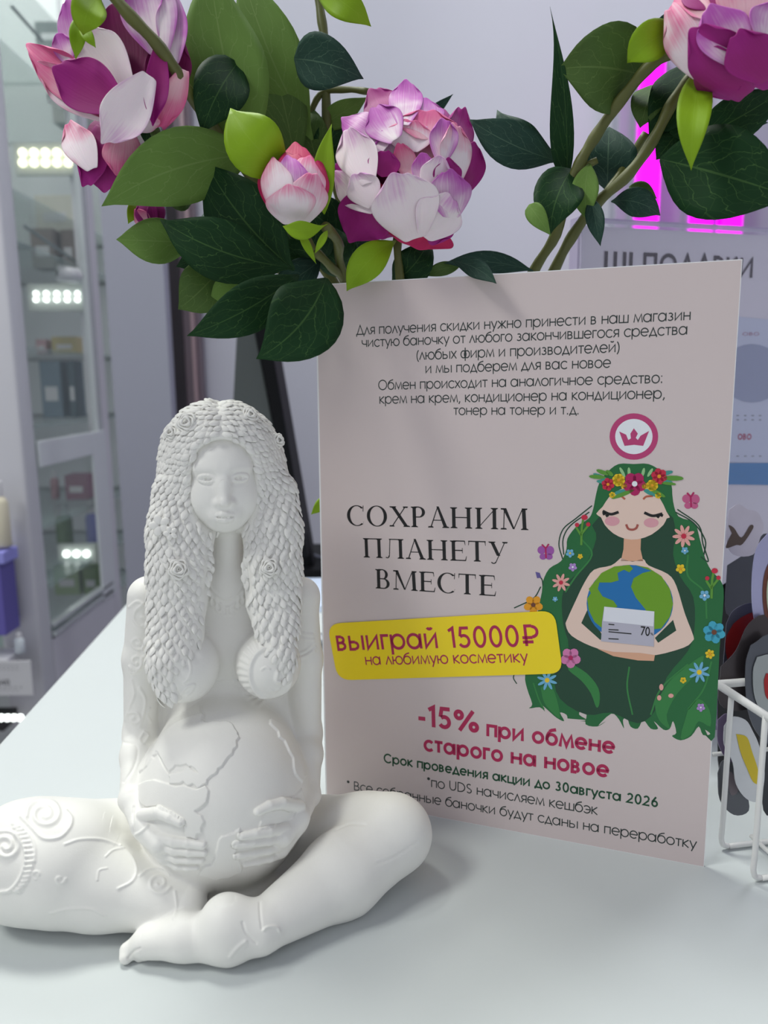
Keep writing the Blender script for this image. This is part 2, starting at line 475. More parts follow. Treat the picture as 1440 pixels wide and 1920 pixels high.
sel = facing & (inb(fpx, 340, 800, 500, 1010) | inb(fpx, 220, 1060, 620, 1830) | inb(fpx, -20, 1490, 240, 1740))
refine(me, sel)
V = BF.project(verts(me), 1)
me.vertices.foreach_set('co', V.astype(np.float32).ravel()); me.update()
fc = facecent(me); fpx, _ = project(s_world(fc))
refine(me, (fc[:, 1] < HC[1]) & inb(fpx, 350, 850, 490, 990))
V = BF.project(verts(me), 1)

# ---- shallow carving: ridges (polylines) and raised fields (polygons), cut where the photograph shows them
RIDGE, FIELD = [], []
def ridge(pts, w=5, amp=0.5, n=6): RIDGE.append((np.array(smooth_path(pts, n)), w, amp))
def spiral(cx, cy, r, turns, a0, w=5, amp=.6, sx=1.0, d=1):
    n = int(12 * turns) + 2
    ridge([(cx + sx * r * (1 - .82 * i / n) * math.cos(a0 + d * 2 * math.pi * turns * i / n), cy + r * (1 - .82 * i / n) * math.sin(a0 + d * 2 * math.pi * turns * i / n)) for i in range(n)], w, amp, 2)
# necklace
ridge([(388, 1085), (400, 1108), (425, 1124), (448, 1108), (462, 1085)], 3, .35)
ridge([(384, 1100), (400, 1122), (425, 1138), (450, 1122), (466, 1100)], 3, .35)
for x, y in ((391, 1116), (400, 1127), (410, 1136), (421, 1143), (433, 1142), (443, 1133), (452, 1123), (460, 1112)):
    ridge([(x - 4, y - 4), (x - 5, y + 6), (x, y + 11), (x + 5, y + 6), (x + 4, y - 4)], 3, .45, 3)
# arm carving, viewer left
ridge([(243, 1138), (256, 1128), (270, 1131)], 4, .5); ridge([(268, 1133), (254, 1146), (252, 1162), (262, 1174), (274, 1170), (275, 1160), (266, 1157)], 4, .6)
spiral(258, 1205, 14, 1.2, 0.5, 4, .5); spiral(256, 1240, 16, 1.3, 2.5, 4, .6, d=-1)
ridge([(285, 1196), (272, 1202), (268, 1220), (276, 1238)], 4, .5); ridge([(286, 1222), (268, 1232), (262, 1252), (250, 1262), (244, 1255)], 4, .6)
ridge([(247, 1275), (252, 1300), (243, 1325), (236, 1350)], 4, .5); ridge([(262, 1290), (272, 1310), (270, 1335), (262, 1362)], 4, .5)
spiral(252, 1348, 14, 1.1, 4.0, 4, .55); ridge([(280, 1328), (276, 1340), (282, 1352)], 4, .4)
ridge([(230, 1392), (252, 1395), (258, 1410), (250, 1440), (232, 1466)], 4, -.4); ridge([(270, 1372), (278, 1380), (268, 1395), (262, 1386), (270, 1372)], 4, .4)
ridge([(251, 1513), (249, 1530), (250, 1550), (252, 1566)], 3, -.5); ridge([(252, 1566), (264, 1560), (277, 1548)], 4, .6)
# arm bands, viewer right
ridge([(543, 1176), (560, 1186), (586, 1190)], 4, .5); ridge([(543, 1184), (560, 1195), (588, 1199)], 4, .5)
ridge([(589, 1205), (572, 1221), (548, 1229)], 4, .5); ridge([(591, 1214), (574, 1229), (550, 1237)], 4, .5)
for i in range(9): ridge([(552 + i * 4.6, 1238 - i * 2.2), (553 + i * 4.6, 1241 - i * 2.2)], 4, .4, 1)
# sun face and moon on the breasts
SUNC = (508, 1262)
ridge([(SUNC[0] + 38 * math.cos(a), SUNC[1] + 47 * math.sin(a)) for a in np.linspace(-4.9, 1.6, 26)][::-1], 5, 1.3, 2)
for a in np.linspace(1.9, 4.3, 13):
    ridge([(SUNC[0] + 44 * math.cos(a), SUNC[1] + 53 * math.sin(a)), (SUNC[0] + 60 * math.cos(a + .06), SUNC[1] + 66 * math.sin(a + .06))], 7, 1.0, 2)
ridge([(520, 1262), (518, 1275), (524, 1278)], 5, 1.1); ridge([(490, 1256), (498, 1251), (505, 1254)], 3, .5); ridge([(505, 1292), (515, 1296), (524, 1291)], 3, .4)
ridge([(352, 1230), (357, 1250), (355, 1268), (345, 1280)], 4, .4); ridge([(338, 1300), (350, 1288), (364, 1284), (358, 1296), (350, 1302)], 4, .5)
# continents
FIELD.append((np.array([(376, 1325), (378, 1334), (382, 1341), (379, 1350), (390, 1356), (404, 1354), (424, 1353), (436, 1359), (445, 1374), (449, 1384), (444, 1400), (436, 1414), (425, 1424), (416, 1438), (408, 1447), (404, 1451),
    (396, 1456), (388, 1470), (376, 1477), (369, 1478), (362, 1470), (352, 1474), (345, 1466), (338, 1470), (318, 1470), (317, 1454), (330, 1448), (347, 1444), (352, 1438), (366, 1442), (372, 1450),
    (350, 1434), (330, 1436), (318, 1448), (312, 1440), (296, 1414), (288, 1418), (262, 1450), (262, 1420), (280, 1380), (300, 1350), (340, 1326)], float), .95))
FIELD.append((np.array([(318, 1470), (345, 1472), (368, 1480), (385, 1473), (392, 1482), (390, 1495), (380, 1512), (366, 1520), (378, 1528), (384, 1540), (378, 1560), (368, 1572), (350, 1570), (345, 1550), (338, 1538), (318, 1526),
    (290, 1516), (270, 1510), (262, 1500), (261, 1470), (290, 1462)], float), .95))
FIELD.append((np.array([(405, 1596), (410, 1574), (422, 1566), (440, 1560), (450, 1552), (456, 1570), (440, 1600), (452, 1620), (452, 1634), (430, 1645), (405, 1650), (372, 1640), (380, 1626), (396, 1620)], float), .9))
FIELD.append((np.array([(508, 1344), (530, 1352), (552, 1382), (568, 1420), (574, 1455), (566, 1470), (560, 1462), (549, 1440), (541, 1410), (532, 1390), (520, 1372), (505, 1358)], float), .9))
FIELD.append((np.array([(495, 1518), (510, 1508), (528, 1500), (552, 1492), (565, 1478), (572, 1500), (560, 1530), (520, 1545), (500, 1560), (486, 1556), (490, 1536)], float), .6))
ridge([(288, 1420), (296, 1412), (306, 1434), (316, 1448)], 3, -.5); ridge([(377, 1324), (378, 1334), (383, 1342), (379, 1351)], 3, -.5)
# knee, viewer left: spirals, bead rows, eye
ridge([(0, 1560), (18, 1560), (32, 1568), (42, 1582), (48, 1600), (46, 1625), (36, 1650), (20, 1668), (2, 1672)], 5, .9)
spiral(12, 1585, 26, 1.6, 5.5, 7, 1.1); spiral(84, 1527, 30, 1.9, 3.0, 6, 1.0, sx=1.15)
ridge([(40, 1532), (60, 1552), (82, 1572), (112, 1570), (130, 1552), (134, 1535), (124, 1522)], 5, .8)
ridge([(24, 1545), (46, 1555), (60, 1572), (66, 1592), (65, 1615)], 4, .6)
for i in range(16):
    a = -1.1 + i * .145; x, y = 10 + 46 * math.cos(a), 1612 + 66 * math.sin(a); ridge([(x - 4, y), (x + 5, y - 1)], 5, .9, 1)
ridge([(122, 1583), (150, 1574), (190, 1574), (225, 1586)], 4, .45); ridge([(225, 1586), (246, 1605), (256, 1630), (248, 1652), (222, 1666)], 4, .5)
ridge([(198, 1606), (212, 1594), (232, 1590)], 3, .35); spiral(298, 1656, 22, 1.4, .4, 5, .6); ridge([(262, 1642), (280, 1630), (304, 1628), (318, 1640)], 4, .5)
ridge([(182, 1650), (186, 1632), (200, 1628)], 3, .3); spiral(112, 1648, 11, .8, 0, 4, .4); spiral(70, 1640, 10, .8, 2, 4, .4); ridge([(95, 1712), (130, 1704), (170, 1704), (196, 1716)], 4, .4)
ridge([(328, 1672), (331, 1700), (326, 1722)], 4, .45)
# ankle band and knee creases, viewer right
ridge([(487, 1692), (488, 1715), (491, 1742)], 3, -.5); ridge([(494, 1744), (502, 1738), (518, 1738), (524, 1746)], 4, .6)
ridge([(455, 1730), (462, 1750), (480, 1768)], 4, -.5); ridge([(460, 1765), (446, 1776), (432, 1793)], 5, .6); ridge([(630, 1556), (655, 1545), (684, 1546)], 3, -.4)
ridge([(706, 1620), (740, 1606), (765, 1590), (782, 1578)], 2.5, -.3)
# finger gaps and toe creases
ridge([(262, 1778), (250, 1784), (240, 1797)], 3, -.6)

def seg_dist(P, L):
    d = np.full(len(P), 1e9)
    for a, b in zip(L[:-1], L[1:]):
        ab = b - a; t = np.clip(((P - a) @ ab) / max(ab @ ab, 1e-9), 0, 1)
        q = P - a - t[:, None] * ab; d = np.minimum(d, (q * q).sum(1))
    return np.sqrt(d)
def inside(P, poly):
    r = np.zeros(len(P), bool); n = len(poly)
    for i in range(n):
        x0, y0 = poly[i]; x1, y1 = poly[(i + 1) % n]
        if y0 == y1: continue
        c = ((y0 > P[:, 1]) != (y1 > P[:, 1])) & (P[:, 0] < (x1 - x0) * (P[:, 1] - y0) / (y1 - y0) + x0)
        r ^= c
    return r
G_ = BF.grad(V); PX, _ = project(s_world(V)); vis = ((camL - V) * G_).sum(1) > 0
dis = np.zeros(len(V))
hatL = (G_ * ((camL - V) / np.linalg.norm(camL - V, axis=1)[:, None])).sum(1)
fade = np.clip(hatL / 0.35, 0, 1)
for poly, amp in FIELD:
    pp = []
    for i in range(len(poly)):                     # ragged coast
        a, b = poly[i], poly[(i + 1) % len(poly)]
        pp.append(a); L_ = np.linalg.norm(b - a)
        if L_ > 8: pp.append((a + b) / 2 + rng.normal(0, min(2.2, L_ * .1), 2))
    poly = np.array(pp)
    lo, hi = poly.min(0) - 4, poly.max(0) + 4
    idx = np.flatnonzero(vis & inb(PX, lo[0], lo[1], hi[0], hi[1]) & (np.abs((((V - BELC) / BELR) ** 2).sum(1) - 1) < .09))
    P = PX[idx]; sd = seg_dist(P, np.vstack([poly, poly[:1]])) * np.where(inside(P, poly), 1, -1)
    t = np.clip((sd + 1.0) / 2.4, 0, 1); dis[idx] = np.maximum(dis[idx], amp * t * t * (3 - 2 * t))
for L_, w, amp in RIDGE:
    lo, hi = L_.min(0) - w * 2, L_.max(0) + w * 2
    idx = np.flatnonzero(vis & inb(PX, lo[0], lo[1], hi[0], hi[1]))
    if not len(idx): continue
    d = seg_dist(PX[idx], L_) / w; dis[idx] += amp * np.exp(-d * d * 2.2) * fade[idx]
dis *= fade
V = V + G_ * dis[:, None]
me.vertices.foreach_set('co', s_world(V).astype(np.float32).ravel()); me.update()

statue = empty('figurine', tuple(SO), 'white plaster figurine of a seated pregnant woman cradling a globe belly', 'figurine')
body = link('body', me, m_plaster, statue, True)

# ---- hair: mass
HF = Field()
HF.ell(hd(0, 13, 3), (30.0, 24, 32.5), 4)
HF.ell(hd(-1, 11, 18), (24, 22, 20), 8)
HF.cone(hd(0, 20, 0), S(425, 1200, 26), 27, 25, 8, sy=.55)
LC = [(341, 930, 0, 52), (340, 1000, -5, 55), (337, 1070, -9, 53), (333, 1130, -11, 48), (330, 1190, -16, 45), (322, 1245, -22, 40), (320, 1295, -24, 26)]
RC = [(505, 930, 0, 52), (511, 1000, -5, 49), (510, 1070, -9, 49), (512, 1130, -11, 44), (519, 1180, -16, 35), (526, 1235, -23, 24), (534, 1272, -25, 14)]
for ch in (LC, RC):
    q = [S(x, y, d) for x, y, d, r in ch]; rr = [r * mmpx(p) for p, (_, _, _, r) in zip(q, ch)]
    for i in range(len(q) - 1): HF.cone(q[i], q[i + 1], rr[i], rr[i + 1], 4, sy=.55)
# parting and face opening
HF.ell(hd(0, -16, 7), (15.6, 21, 15), 2, 's')
HF.cone(hd(-1, -22, 34), hd(-1, 14, 40), 1.2, 1.2, 4, 's')
HF.ell(hd(0, -16, -3.0), (17.0, 21, 24.6), 2, 's')
HF.cone(S(425, 955, -27), S(428, 1110, -26), 8.8, 12, 3, 's', sy=2.2)
hV, hQ = HF.mesh((-52, -50, 70), (52, 50, 236), 1.0)
hV = HF.project(hV, 2)
me = np_mesh('hair', s_world(hV), hQ)
hair = link('hair', me, m_plaster, statue, True)
HB = BVHTree.FromPolygons([tuple(v) for v in hV], [tuple(map(int, q)) for q in hQ])
_b = me if me.name.startswith('statuette') else body.data
BB = BVHTree.FromPolygons(V.tolist(), [tuple(p.vertices) for p in _b.polygons])

# ---- hair: leaf-shaped braided locks laid over the mass
lv, lf = [], []
prof = [(-1.0, .0), (-.7, .6), (-.2, 1.0), (.35, .85), (.8, .42), (1.0, .05)]
def lock(c, n, dn, wid, ln, hgt, tilt=.28):
    n = n / np.linalg.norm(n); dn = dn - n * (dn @ n); dn /= max(np.linalg.norm(dn), 1e-6); sd = np.cross(dn, n)
    i0 = len(lv)
    for t, w in prof:
        for u in (-1, -.5, 0, .5, 1):
            hh = (hgt * math.sqrt(max(0, 1 - u * u)) * (w ** .6) - (0.28 * hgt if u == 0 else 0)) + tilt * (t + .4) * ln - .25
            lv.append(c + dn * (t * ln) + sd * (u * w * wid) + n * hh)
    for i in range(len(prof) - 1):
        for j in range(4):
            a = i0 + i * 5 + j; lf.append((a, a + 1, a + 6, a + 5))
ax0 = HC + np.array([0, 12, 0])
def shoot(o, d):
    o = Vector(o) ; d = Vector(d)
    s = o + d * 90
    h = HB.ray_cast(s, -d)
    if h[0] is None or (h[0] - o).dot(d) < 4: return None
    b = BB.ray_cast(s, -d)
    if b[0] is not None and (b[0] - s).length < (h[0] - s).length - .2: return None
    return np.array(h[0]), np.array(h[1])
row = 0
NT = 70
z = -112.0
while z < 4:
    for k in range(NT):
        th = 2 * math.pi * (k + .5 * (row % 2)) / NT
        d = np.array([math.sin(th), -math.cos(th), 0])
        r = shoot(ax0 + np.array([0, 0, z]), d)
        if r is None: continue
        p, n = r
        if n[1] > .2 and z > -200 and (n[1] > .85 and k % 2): pass
        side = 1 if p[0] > HC[0] else -1
        dn = np.array([.32 * side * (1 if z > -30 else -.4), 0, -1.0])
        j = rng.normal(0, .12, 3); k_ = .85 + .3 * rng.random(); lock(p + n * .1 + rng.normal(0, .25, 3), n, dn + j + np.array([.35 * math.sin(p[2] * .09 + p[0] * .05), 0, 0]), 1.6 * k_, 2.7 * k_, .95, .27)
    z += 2.75; row += 1
for e in np.arange(0.1, 1.5, 0.088):
    nt = max(6, int(NT * math.cos(e)))
    for k in range(nt):
        th = 2 * math.pi * (k + .5 * (row % 2)) / nt
        d = np.array([math.sin(th) * math.cos(e), -math.cos(th) * math.cos(e), math.sin(e)])
        r = shoot(ax0 + np.array([0, 0, 4]), d)
        if r is None: continue
        p, n = r
        side = 1 if p[0] > HC[0] else -1
        if abs(p[0] - HC[0]) < 1.4: continue
        dn = np.array([1.0 * side, 0, -.55 - .4 * abs(n[0])])
        k_ = .85 + .3 * rng.random(); lock(p + n * .1 + rng.normal(0, .25, 3), n, dn + rng.normal(0, .15, 3), 1.55 * k_, 2.6 * k_, .95, .26)
    row += 1
me = bpy.data.meshes.new('hair_locks'); me.from_pydata([tuple(v) for v in s_world(np.array(lv))], [], lf); me.update()
lk = link('hair_lock', me, m_plaster, hair, True); lk['kind'] = 'stuff'

# ---- carved roses and blossoms in the hair
def rose_at(px, py, R, name='carved_rose', rings=3):
    o = Vector(s_local(CAMP)); d = (Vector(s_local(CAMP + ray(px, py))) - o).normalized()
    h = HB.ray_cast(o, d)
    if h[0] is None: h = HB.find_nearest(Vector(S(px, py, 5)))
    c = np.array(h[0]) - np.array(d) * .9; n = np.array(h[1]); n = n * .6 - np.array(d) * .6; n /= np.linalg.norm(n)
    a = np.cross(n, (0, 0, 1.0)); a /= np.linalg.norm(a); b = np.cross(n, a)
    VV, FF = [], []
    for g in range(rings):
        rr = R * (1 - .28 * g); np_ = 5 - g if g < 3 else 2
        pts = []; rad = []
        for k in range(25):
            t = 2 * math.pi * k / 24 + g * .9
            w = 1 + .10 * math.sin(t * np_)
            pts.append(s_world(c + n * (.9 + g * .9) + (a * math.cos(t) + b * math.sin(t)) * rr * w)); rad.append(.00062 * (1 + .3 * math.sin(t * np_ + 1)))
        v, f = tube_data(pts, rad, 6, False); f = [tuple(i + len(VV) for i in q) for q in f]; VV += v; FF += f
    # domed core
    i0 = len(VV)
    for t in range(5):
        for k in range(16):
            aa = 2 * math.pi * k / 16; r_ = R * math.cos(t / 4 * 1.5)
            VV.append(Vector(s_world(c - n * .6 + n * (.4 + 1.9 * math.sin(t / 4 * 1.5)) + (a * math.cos(aa) + b * math.sin(aa)) * r_)))
    for t in range(4):
        for k in range(16): FF.append((i0 + t * 16 + k, i0 + t * 16 + (k + 1) % 16, i0 + (t + 1) * 16 + (k + 1) % 16, i0 + (t + 1) * 16 + k))
    return mesh(name, VV, FF, m_plaster, hair, True)
for px, py, R in ((351, 794, 4.4), (335, 1067, 4.2), (505, 1064, 4.0), (323, 812, 3.4), (468, 780, 3.4), (527, 824, 3.4)): rose_at(px, py, R)
def blossom_at(px, py, R):
    o = Vector(s_local(CAMP)); d = (Vector(s_local(CAMP + ray(px, py))) - o).normalized()
    h = HB.ray_cast(o, d)
    if h[0] is None: h = HB.find_nearest(Vector(S(px, py, 5)))
    c = np.array(h[0]) - np.array(d) * 1.0; n = -np.array(d) * .7 + np.array(h[1]) * .5; n /= np.linalg.norm(n)
    a = np.cross(n, (0, 0, 1.0)); a /= np.linalg.norm(a); b = np.cross(n, a)
    bm = bmesh.new()
    for k in range(5):
        t = 2 * math.pi * k / 5; rad_ = a * math.cos(t) + b * math.sin(t); tan = -a * math.sin(t) + b * math.cos(t)
        r = bmesh.ops.create_uvsphere(bm, u_segments=10, v_segments=6, radius=1)
        for v in r['verts']:
            q = c + rad_ * R * .6 + (rad_ * v.co.x * R * .55 + tan * v.co.y * R * .42 + n * v.co.z * .7) + n * .5; v.co = Vector(s_world(q))
    return bmobj('carved_blossom', bm, m_plaster, hair, True)
blossom_at(300, 985, 4.6); blossom_at(320, 1000, 3.0)
# necklace drop beads
print('statue', len(V), len(hV), len(lv))
# ------------------------------------------------------------------ lettering
# monoline geometric sans (strokes): l = polyline, a = arc (cx, cy, rx, ry, from, to in degrees)
def L(*p): return ('l', p)
def A(cx, cy, rx, ry, a0, a1): return ('a', cx, cy, rx, ry, a0, a1)
X = .54; R_ = .27
def bowl(cx=.27): return A(cx, .27, .27, .27, 0, 360)
GL = {
 'о': (.62, [bowl(.3)]), 'а': (.66, [bowl(.29), L((.56, .54), (.56, 0))]), 'р': (.66, [bowl(.33), L((.06, .54), (.06, -.2))]),
 'с': (.55, [A(.31, .27, .27, .27, 42, 318)]), 'е': (.62, [A(.3, .27, .27, .27, 0, 318), L((.03, .27), (.57, .27))]),
 'н': (.58, [L((.07, .54), (.07, 0)), L((.49, .54), (.49, 0)), L((.07, .28), (.49, .28))]), 'п': (.56, [L((.07, 0), (.07, .51), (.47, .51), (.47, 0))]),
 'и': (.60, [L((.08, .54), (.08, .04), (.50, .50), (.50, 0))]), 'й': (.60, [L((.08, .54), (.08, .04), (.50, .50), (.50, 0)), A(.29, .76, .11, .09, 190, 350)]),
 'т': (.46, [L((.02, .51), (.44, .51)), L((.23, .51), (.23, 0))]), 'к': (.50, [L((.07, .54), (.07, 0)), L((.44, .54), (.10, .27), (.46, 0))]),
 'м': (.70, [L((.05, 0), (.13, .54), (.35, .06), (.57, .54), (.65, 0))]), 'л': (.50, [L((.03, 0), (.25, .52), (.47, 0))]),
 'д': (.58, [L((.04, -.10), (.04, .03), (.54, .03), (.54, -.10)), L((.08, .03), (.29, .53), (.50, .03))]),
 'я': (.50, [L((.42, 0), (.42, .51), (.22, .51)), A(.22, .37, .15, .14, 90, 270), L((.22, .23), (.42, .23)), L((.24, .23), (.05, 0))]),
 'ю': (.82, [L((.07, .54), (.07, 0)), L((.07, .27), (.26, .27)), A(.52, .27, .26, .27, 0, 360)]),
 'ы': (.72, [L((.07, .54), (.07, .03), (.30, .03)), A(.30, .165, .135, .135, -90, 90), L((.30, .30), (.07, .30)), L((.63, .54), (.63, 0))]),
 'ь': (.50, [L((.07, .54), (.07, .03), (.28, .03)), A(.28, .165, .135, .135, -90, 90), L((.28, .30), (.07, .30))]),
 'в': (.50, [L((.25, .51), (.07, .51), (.07, .03), (.27, .03)), A(.27, .155, .13, .125, -90, 90), L((.07, .28), (.27, .28)), A(.25, .395, .115, .115, -90, 90)]),
 'б': (.62, [bowl(.3), A(.33, .27, .30, .42, 120, 190), L((.18, .62), (.30, .69), (.50, .74))]), 'г': (.38, [L((.07, 0), (.07, .51), (.36, .51))]),
 'з': (.46, [A(.20, .395, .15, .12, 140, -90), A(.20, .16, .18, .135, 90, -150)]), 'ж': (.74, [L((.37, .54), (.37, 0)), L((.06, .54), (.34, .27), (.04, 0)), L((.68, .54), (.40, .27), (.70, 0))]),
 'у': (.50, [L((.03, .54), (.26, .04)), L((.48, .54), (.16, -.2))]), 'ч': (.54, [L((.47, .54), (.47, 0)), L((.06, .54), (.06, .34)), A(.24, .34, .18, .13, 180, 270), L((.24, .21), (.47, .21))]),
 'ш': (.78, [L((.07, .54), (.07, .03), (.71, .03), (.71, .54)), L((.39, .54), (.39, .03))]), 'ц': (.60, [L((.07, .54), (.07, .03), (.48, .03), (.48, .54)), L((.48, .03), (.57, .03), (.57, -.12))]),
 'ф': (.80, [A(.26, .27, .22, .26, 0, 360), A(.54, .27, .22, .26, 0, 360), L((.40, .74), (.40, -.2))]), 'х': (.48, [L((.03, .54), (.45, 0)), L((.45, .54), (.03, 0))]),
 'э': (.55, [A(.24, .27, .27, .27, 138, -138), L((.16, .27), (.50, .27))]),
 'Д': (.74, [L((.04, -.14), (.04, .03), (.70, .03), (.70, -.14)), L((.10, .03), (.37, .71), (.64, .03))]), 'О': (.86, [A(.42, .36, .37, .37, 0, 360)]),
 'С': (.78, [A(.42, .36, .37, .37, 40, 320)]), 'В': (.58, [L((.30, .69), (.08, .69), (.08, .03), (.32, .03)), A(.32, .20, .18, .17, -90, 90), L((.08, .37), (.32, .37)), A(.29, .53, .15, .16, -90, 90)]),
 'U': (.66, [L((.08, .72), (.08, .27)), A(.32, .27, .24, .25, 180, 360), L((.56, .27), (.56, .72))]), 'D': (.70, [L((.28, .03), (.08, .03), (.08, .69), (.28, .69)), A(.28, .36, .35, .33, -90, 90)]),
 'S': (.54, [A(.26, .53, .17, .16, 40, 240), L((.17, .40), (.37, .31)), A(.26, .19, .19, .17, 45, -150)]),
 'П': (.68, [L((.08, 0), (.08, .69), (.58, .69), (.58, 0))]), 'А': (.72, [L((.03, 0), (.36, .71), (.69, 0)), L((.16, .25), (.56, .25))]), 'Р': (.56, [L((.08, 0), (.08, .69), (.30, .69)), A(.30, .51, .18, .18, 90, -90), L((.30, .33), (.08, .33))]),
 'К': (.60, [L((.08, .72), (.08, 0)), L((.54, .72), (.10, .36), (.56, 0))]), 'И': (.70, [L((.08, .72), (.08, .04), (.60, .68), (.60, 0))]), 'Ш': (.92, [L((.08, .72), (.08, .03), (.82, .03), (.82, .72)), L((.45, .72), (.45, .03))]), 'Н': (.68, [L((.08, .72), (.08, 0)), L((.58, .72), (.58, 0)), L((.08, .37), (.58, .37))]),
 'I': (.20, [L((.08, .72), (.08, 0))]), 'О': (.86, [A(.42, .36, .37, .37, 0, 360)]),
 '0': (.58, [A(.28, .36, .22, .36, 0, 360)]), '1': (.36, [L((.06, .60), (.24, .70), (.24, 0))]), '2': (.56, [A(.27, .50, .20, .20, 160, -30), L((.44, .39), (.06, .03), (.50, .03))]),
 '3': (.54, [A(.24, .53, .17, .16, 150, -90), A(.24, .20, .20, .18, 90, -155)]), '5': (.56, [L((.46, .69), (.16, .69), (.11, .40)), A(.25, .23, .22, .22, 130, -150)]),
 '6': (.58, [A(.28, .23, .21, .22, 0, 360), L((.10, .34), (.36, .72))]), '4': (.58, [L((.40, 0), (.40, .70), (.05, .20), (.53, .20))]), '7': (.5, [L((.04, .69), (.46, .69), (.16, 0))]),
 '%': (.96, [A(.20, .54, .16, .16, 0, 360), A(.74, .17, .16, .16, 0, 360), L((.72, .72), (.22, 0))]), '-': (.34, [L((.04, .26), (.30, .26))]), '*': (.34, [L((.16, .72), (.16, .48)), L((.05, .66), (.27, .54)), L((.27, .66), (.05, .54))]),
 '(': (.28, [A(.42, .28, .34, .52, 125, 235)]), ')': (.28, [A(-.14, .28, .34, .52, -55, 55)]), '.': (.24, [L((.10, -.01), (.10, .10))]), ',': (.24, [L((.13, .075), (.13, 0), (.06, -.12))]), ':': (.24, [L((.10, -.01), (.10, .10)), L((.10, .42), (.10, .495))]),
 '₽': (.72, [L((.18, 0), (.18, .69), (.42, .69)), A(.42, .49, .21, .20, 90, -90), L((.42, .29), (.05, .29)), L((.05, .14), (.44, .14))]), ' ': (.30, []),
 'L': (.46, [L((.08, .72), (.08, .03), (.44, .03))]),
}
def stroke_poly(pts, w, V, Fc):
    P = np.array(pts, float); n = len(P); closed = np.allclose(P[0], P[-1]) and n > 3
    T = []
    for i in range(n):
        if closed:
            a = P[(i - 1) % (n - 1)]; b = P[i % (n - 1)]; c = P[(i + 1) % (n - 1)]
        else: a = P[max(i - 1, 0)]; b = P[i]; c = P[min(i + 1, n - 1)]
        d1 = b - a; d2 = c - b; d1 = d1 / (np.linalg.norm(d1) or 1) if np.linalg.norm(d1) else d2 / np.linalg.norm(d2); d2 = d2 / np.linalg.norm(d2) if np.linalg.norm(d2) else d1
        n1 = np.array([-d1[1], d1[0]]); n2 = np.array([-d2[1], d2[0]]); m = n1 + n2; L2 = m @ m
        m = m / max(L2 / 2, .35) if L2 > .02 else n1
        T.append(m * w / 2)
    i0 = len(V)
    for p, m in zip(P, T): V.append(p + m); V.append(p - m)
    for i in range(n - 1): Fc.append((i0 + 2 * i, i0 + 2 * i + 1, i0 + 2 * i + 3, i0 + 2 * i + 2))
def text_geo(txt, w, track=0.0):
    V, Fc = [], []; x = 0
    for ch in txt:
        adv, st = GL[ch]
        for s_ in st:
            if s_[0] == 'l': pts = [(a + x, b) for a, b in s_[1]]
            else:
                _, cx, cy, rx, ry, a0, a1 = s_; n = max(6, int(abs(a1 - a0) / 15))
                rx, ry = (rx - w / 2 + .03, ry - w / 2 + .03)
                pts = [(x + cx + rx * math.cos(math.radians(a0 + (a1 - a0) * i / n)), cy + ry * math.sin(math.radians(a0 + (a1 - a0) * i / n))) for i in range(n + 1)]
            stroke_poly(pts, w, V, Fc)
        x += adv + track
    return np.array(V), Fc, x - track
# book serif capitals for the heading: polygons with thick and thin strokes
def quad(a, b, w0, w1=None):      # slanted bar with horizontal-cut ends
    w1 = w0 if w1 is None else w1
    return [(a[0] - w0 / 2, a[1]), (a[0] + w0 / 2, a[1]), (b[0] + w1 / 2, b[1]), (b[0] - w1 / 2, b[1])]
def hbar(x0, x1, y, h=.038): return [(x0, y), (x1, y), (x1, y + h), (x0, y + h)]
def serif(cx, y, top, w=.24):
    h = .022; s = 1 if not top else -1
    return [(cx - w / 2, y), (cx + w / 2, y), (cx + w / 2, y + s * h), (cx + .07, y + s * .05), (cx - .07, y + s * .05), (cx - w / 2, y + s * h)]
def stem(cx, w=.118, top=True, bot=True): return [[(cx - w / 2, 0), (cx + w / 2, 0), (cx + w / 2, .7), (cx - w / 2, .7)]] + ([serif(cx, .7, True)] if top else []) + ([serif(cx, 0, False)] if bot else [])
def ring(cx, cy, rx, ry, ix, iy, a0=0, a1=360, tilt=0):
    out = []; n = max(8, int(abs(a1 - a0) / 10))
    for i in range(n):
        q = []
        for (u, v, k) in ((rx, ry, i), (rx, ry, i + 1), (ix, iy, i + 1), (ix, iy, i)):
            a = math.radians(a0 + (a1 - a0) * k / n); q.append((cx + u * math.cos(a), cy + v * math.sin(a)))
        out.append(q)
    return out
def half(cx, cy, rx, ry, ix, iy): return ring(cx, cy, rx, ry, ix, iy, -90, 90)
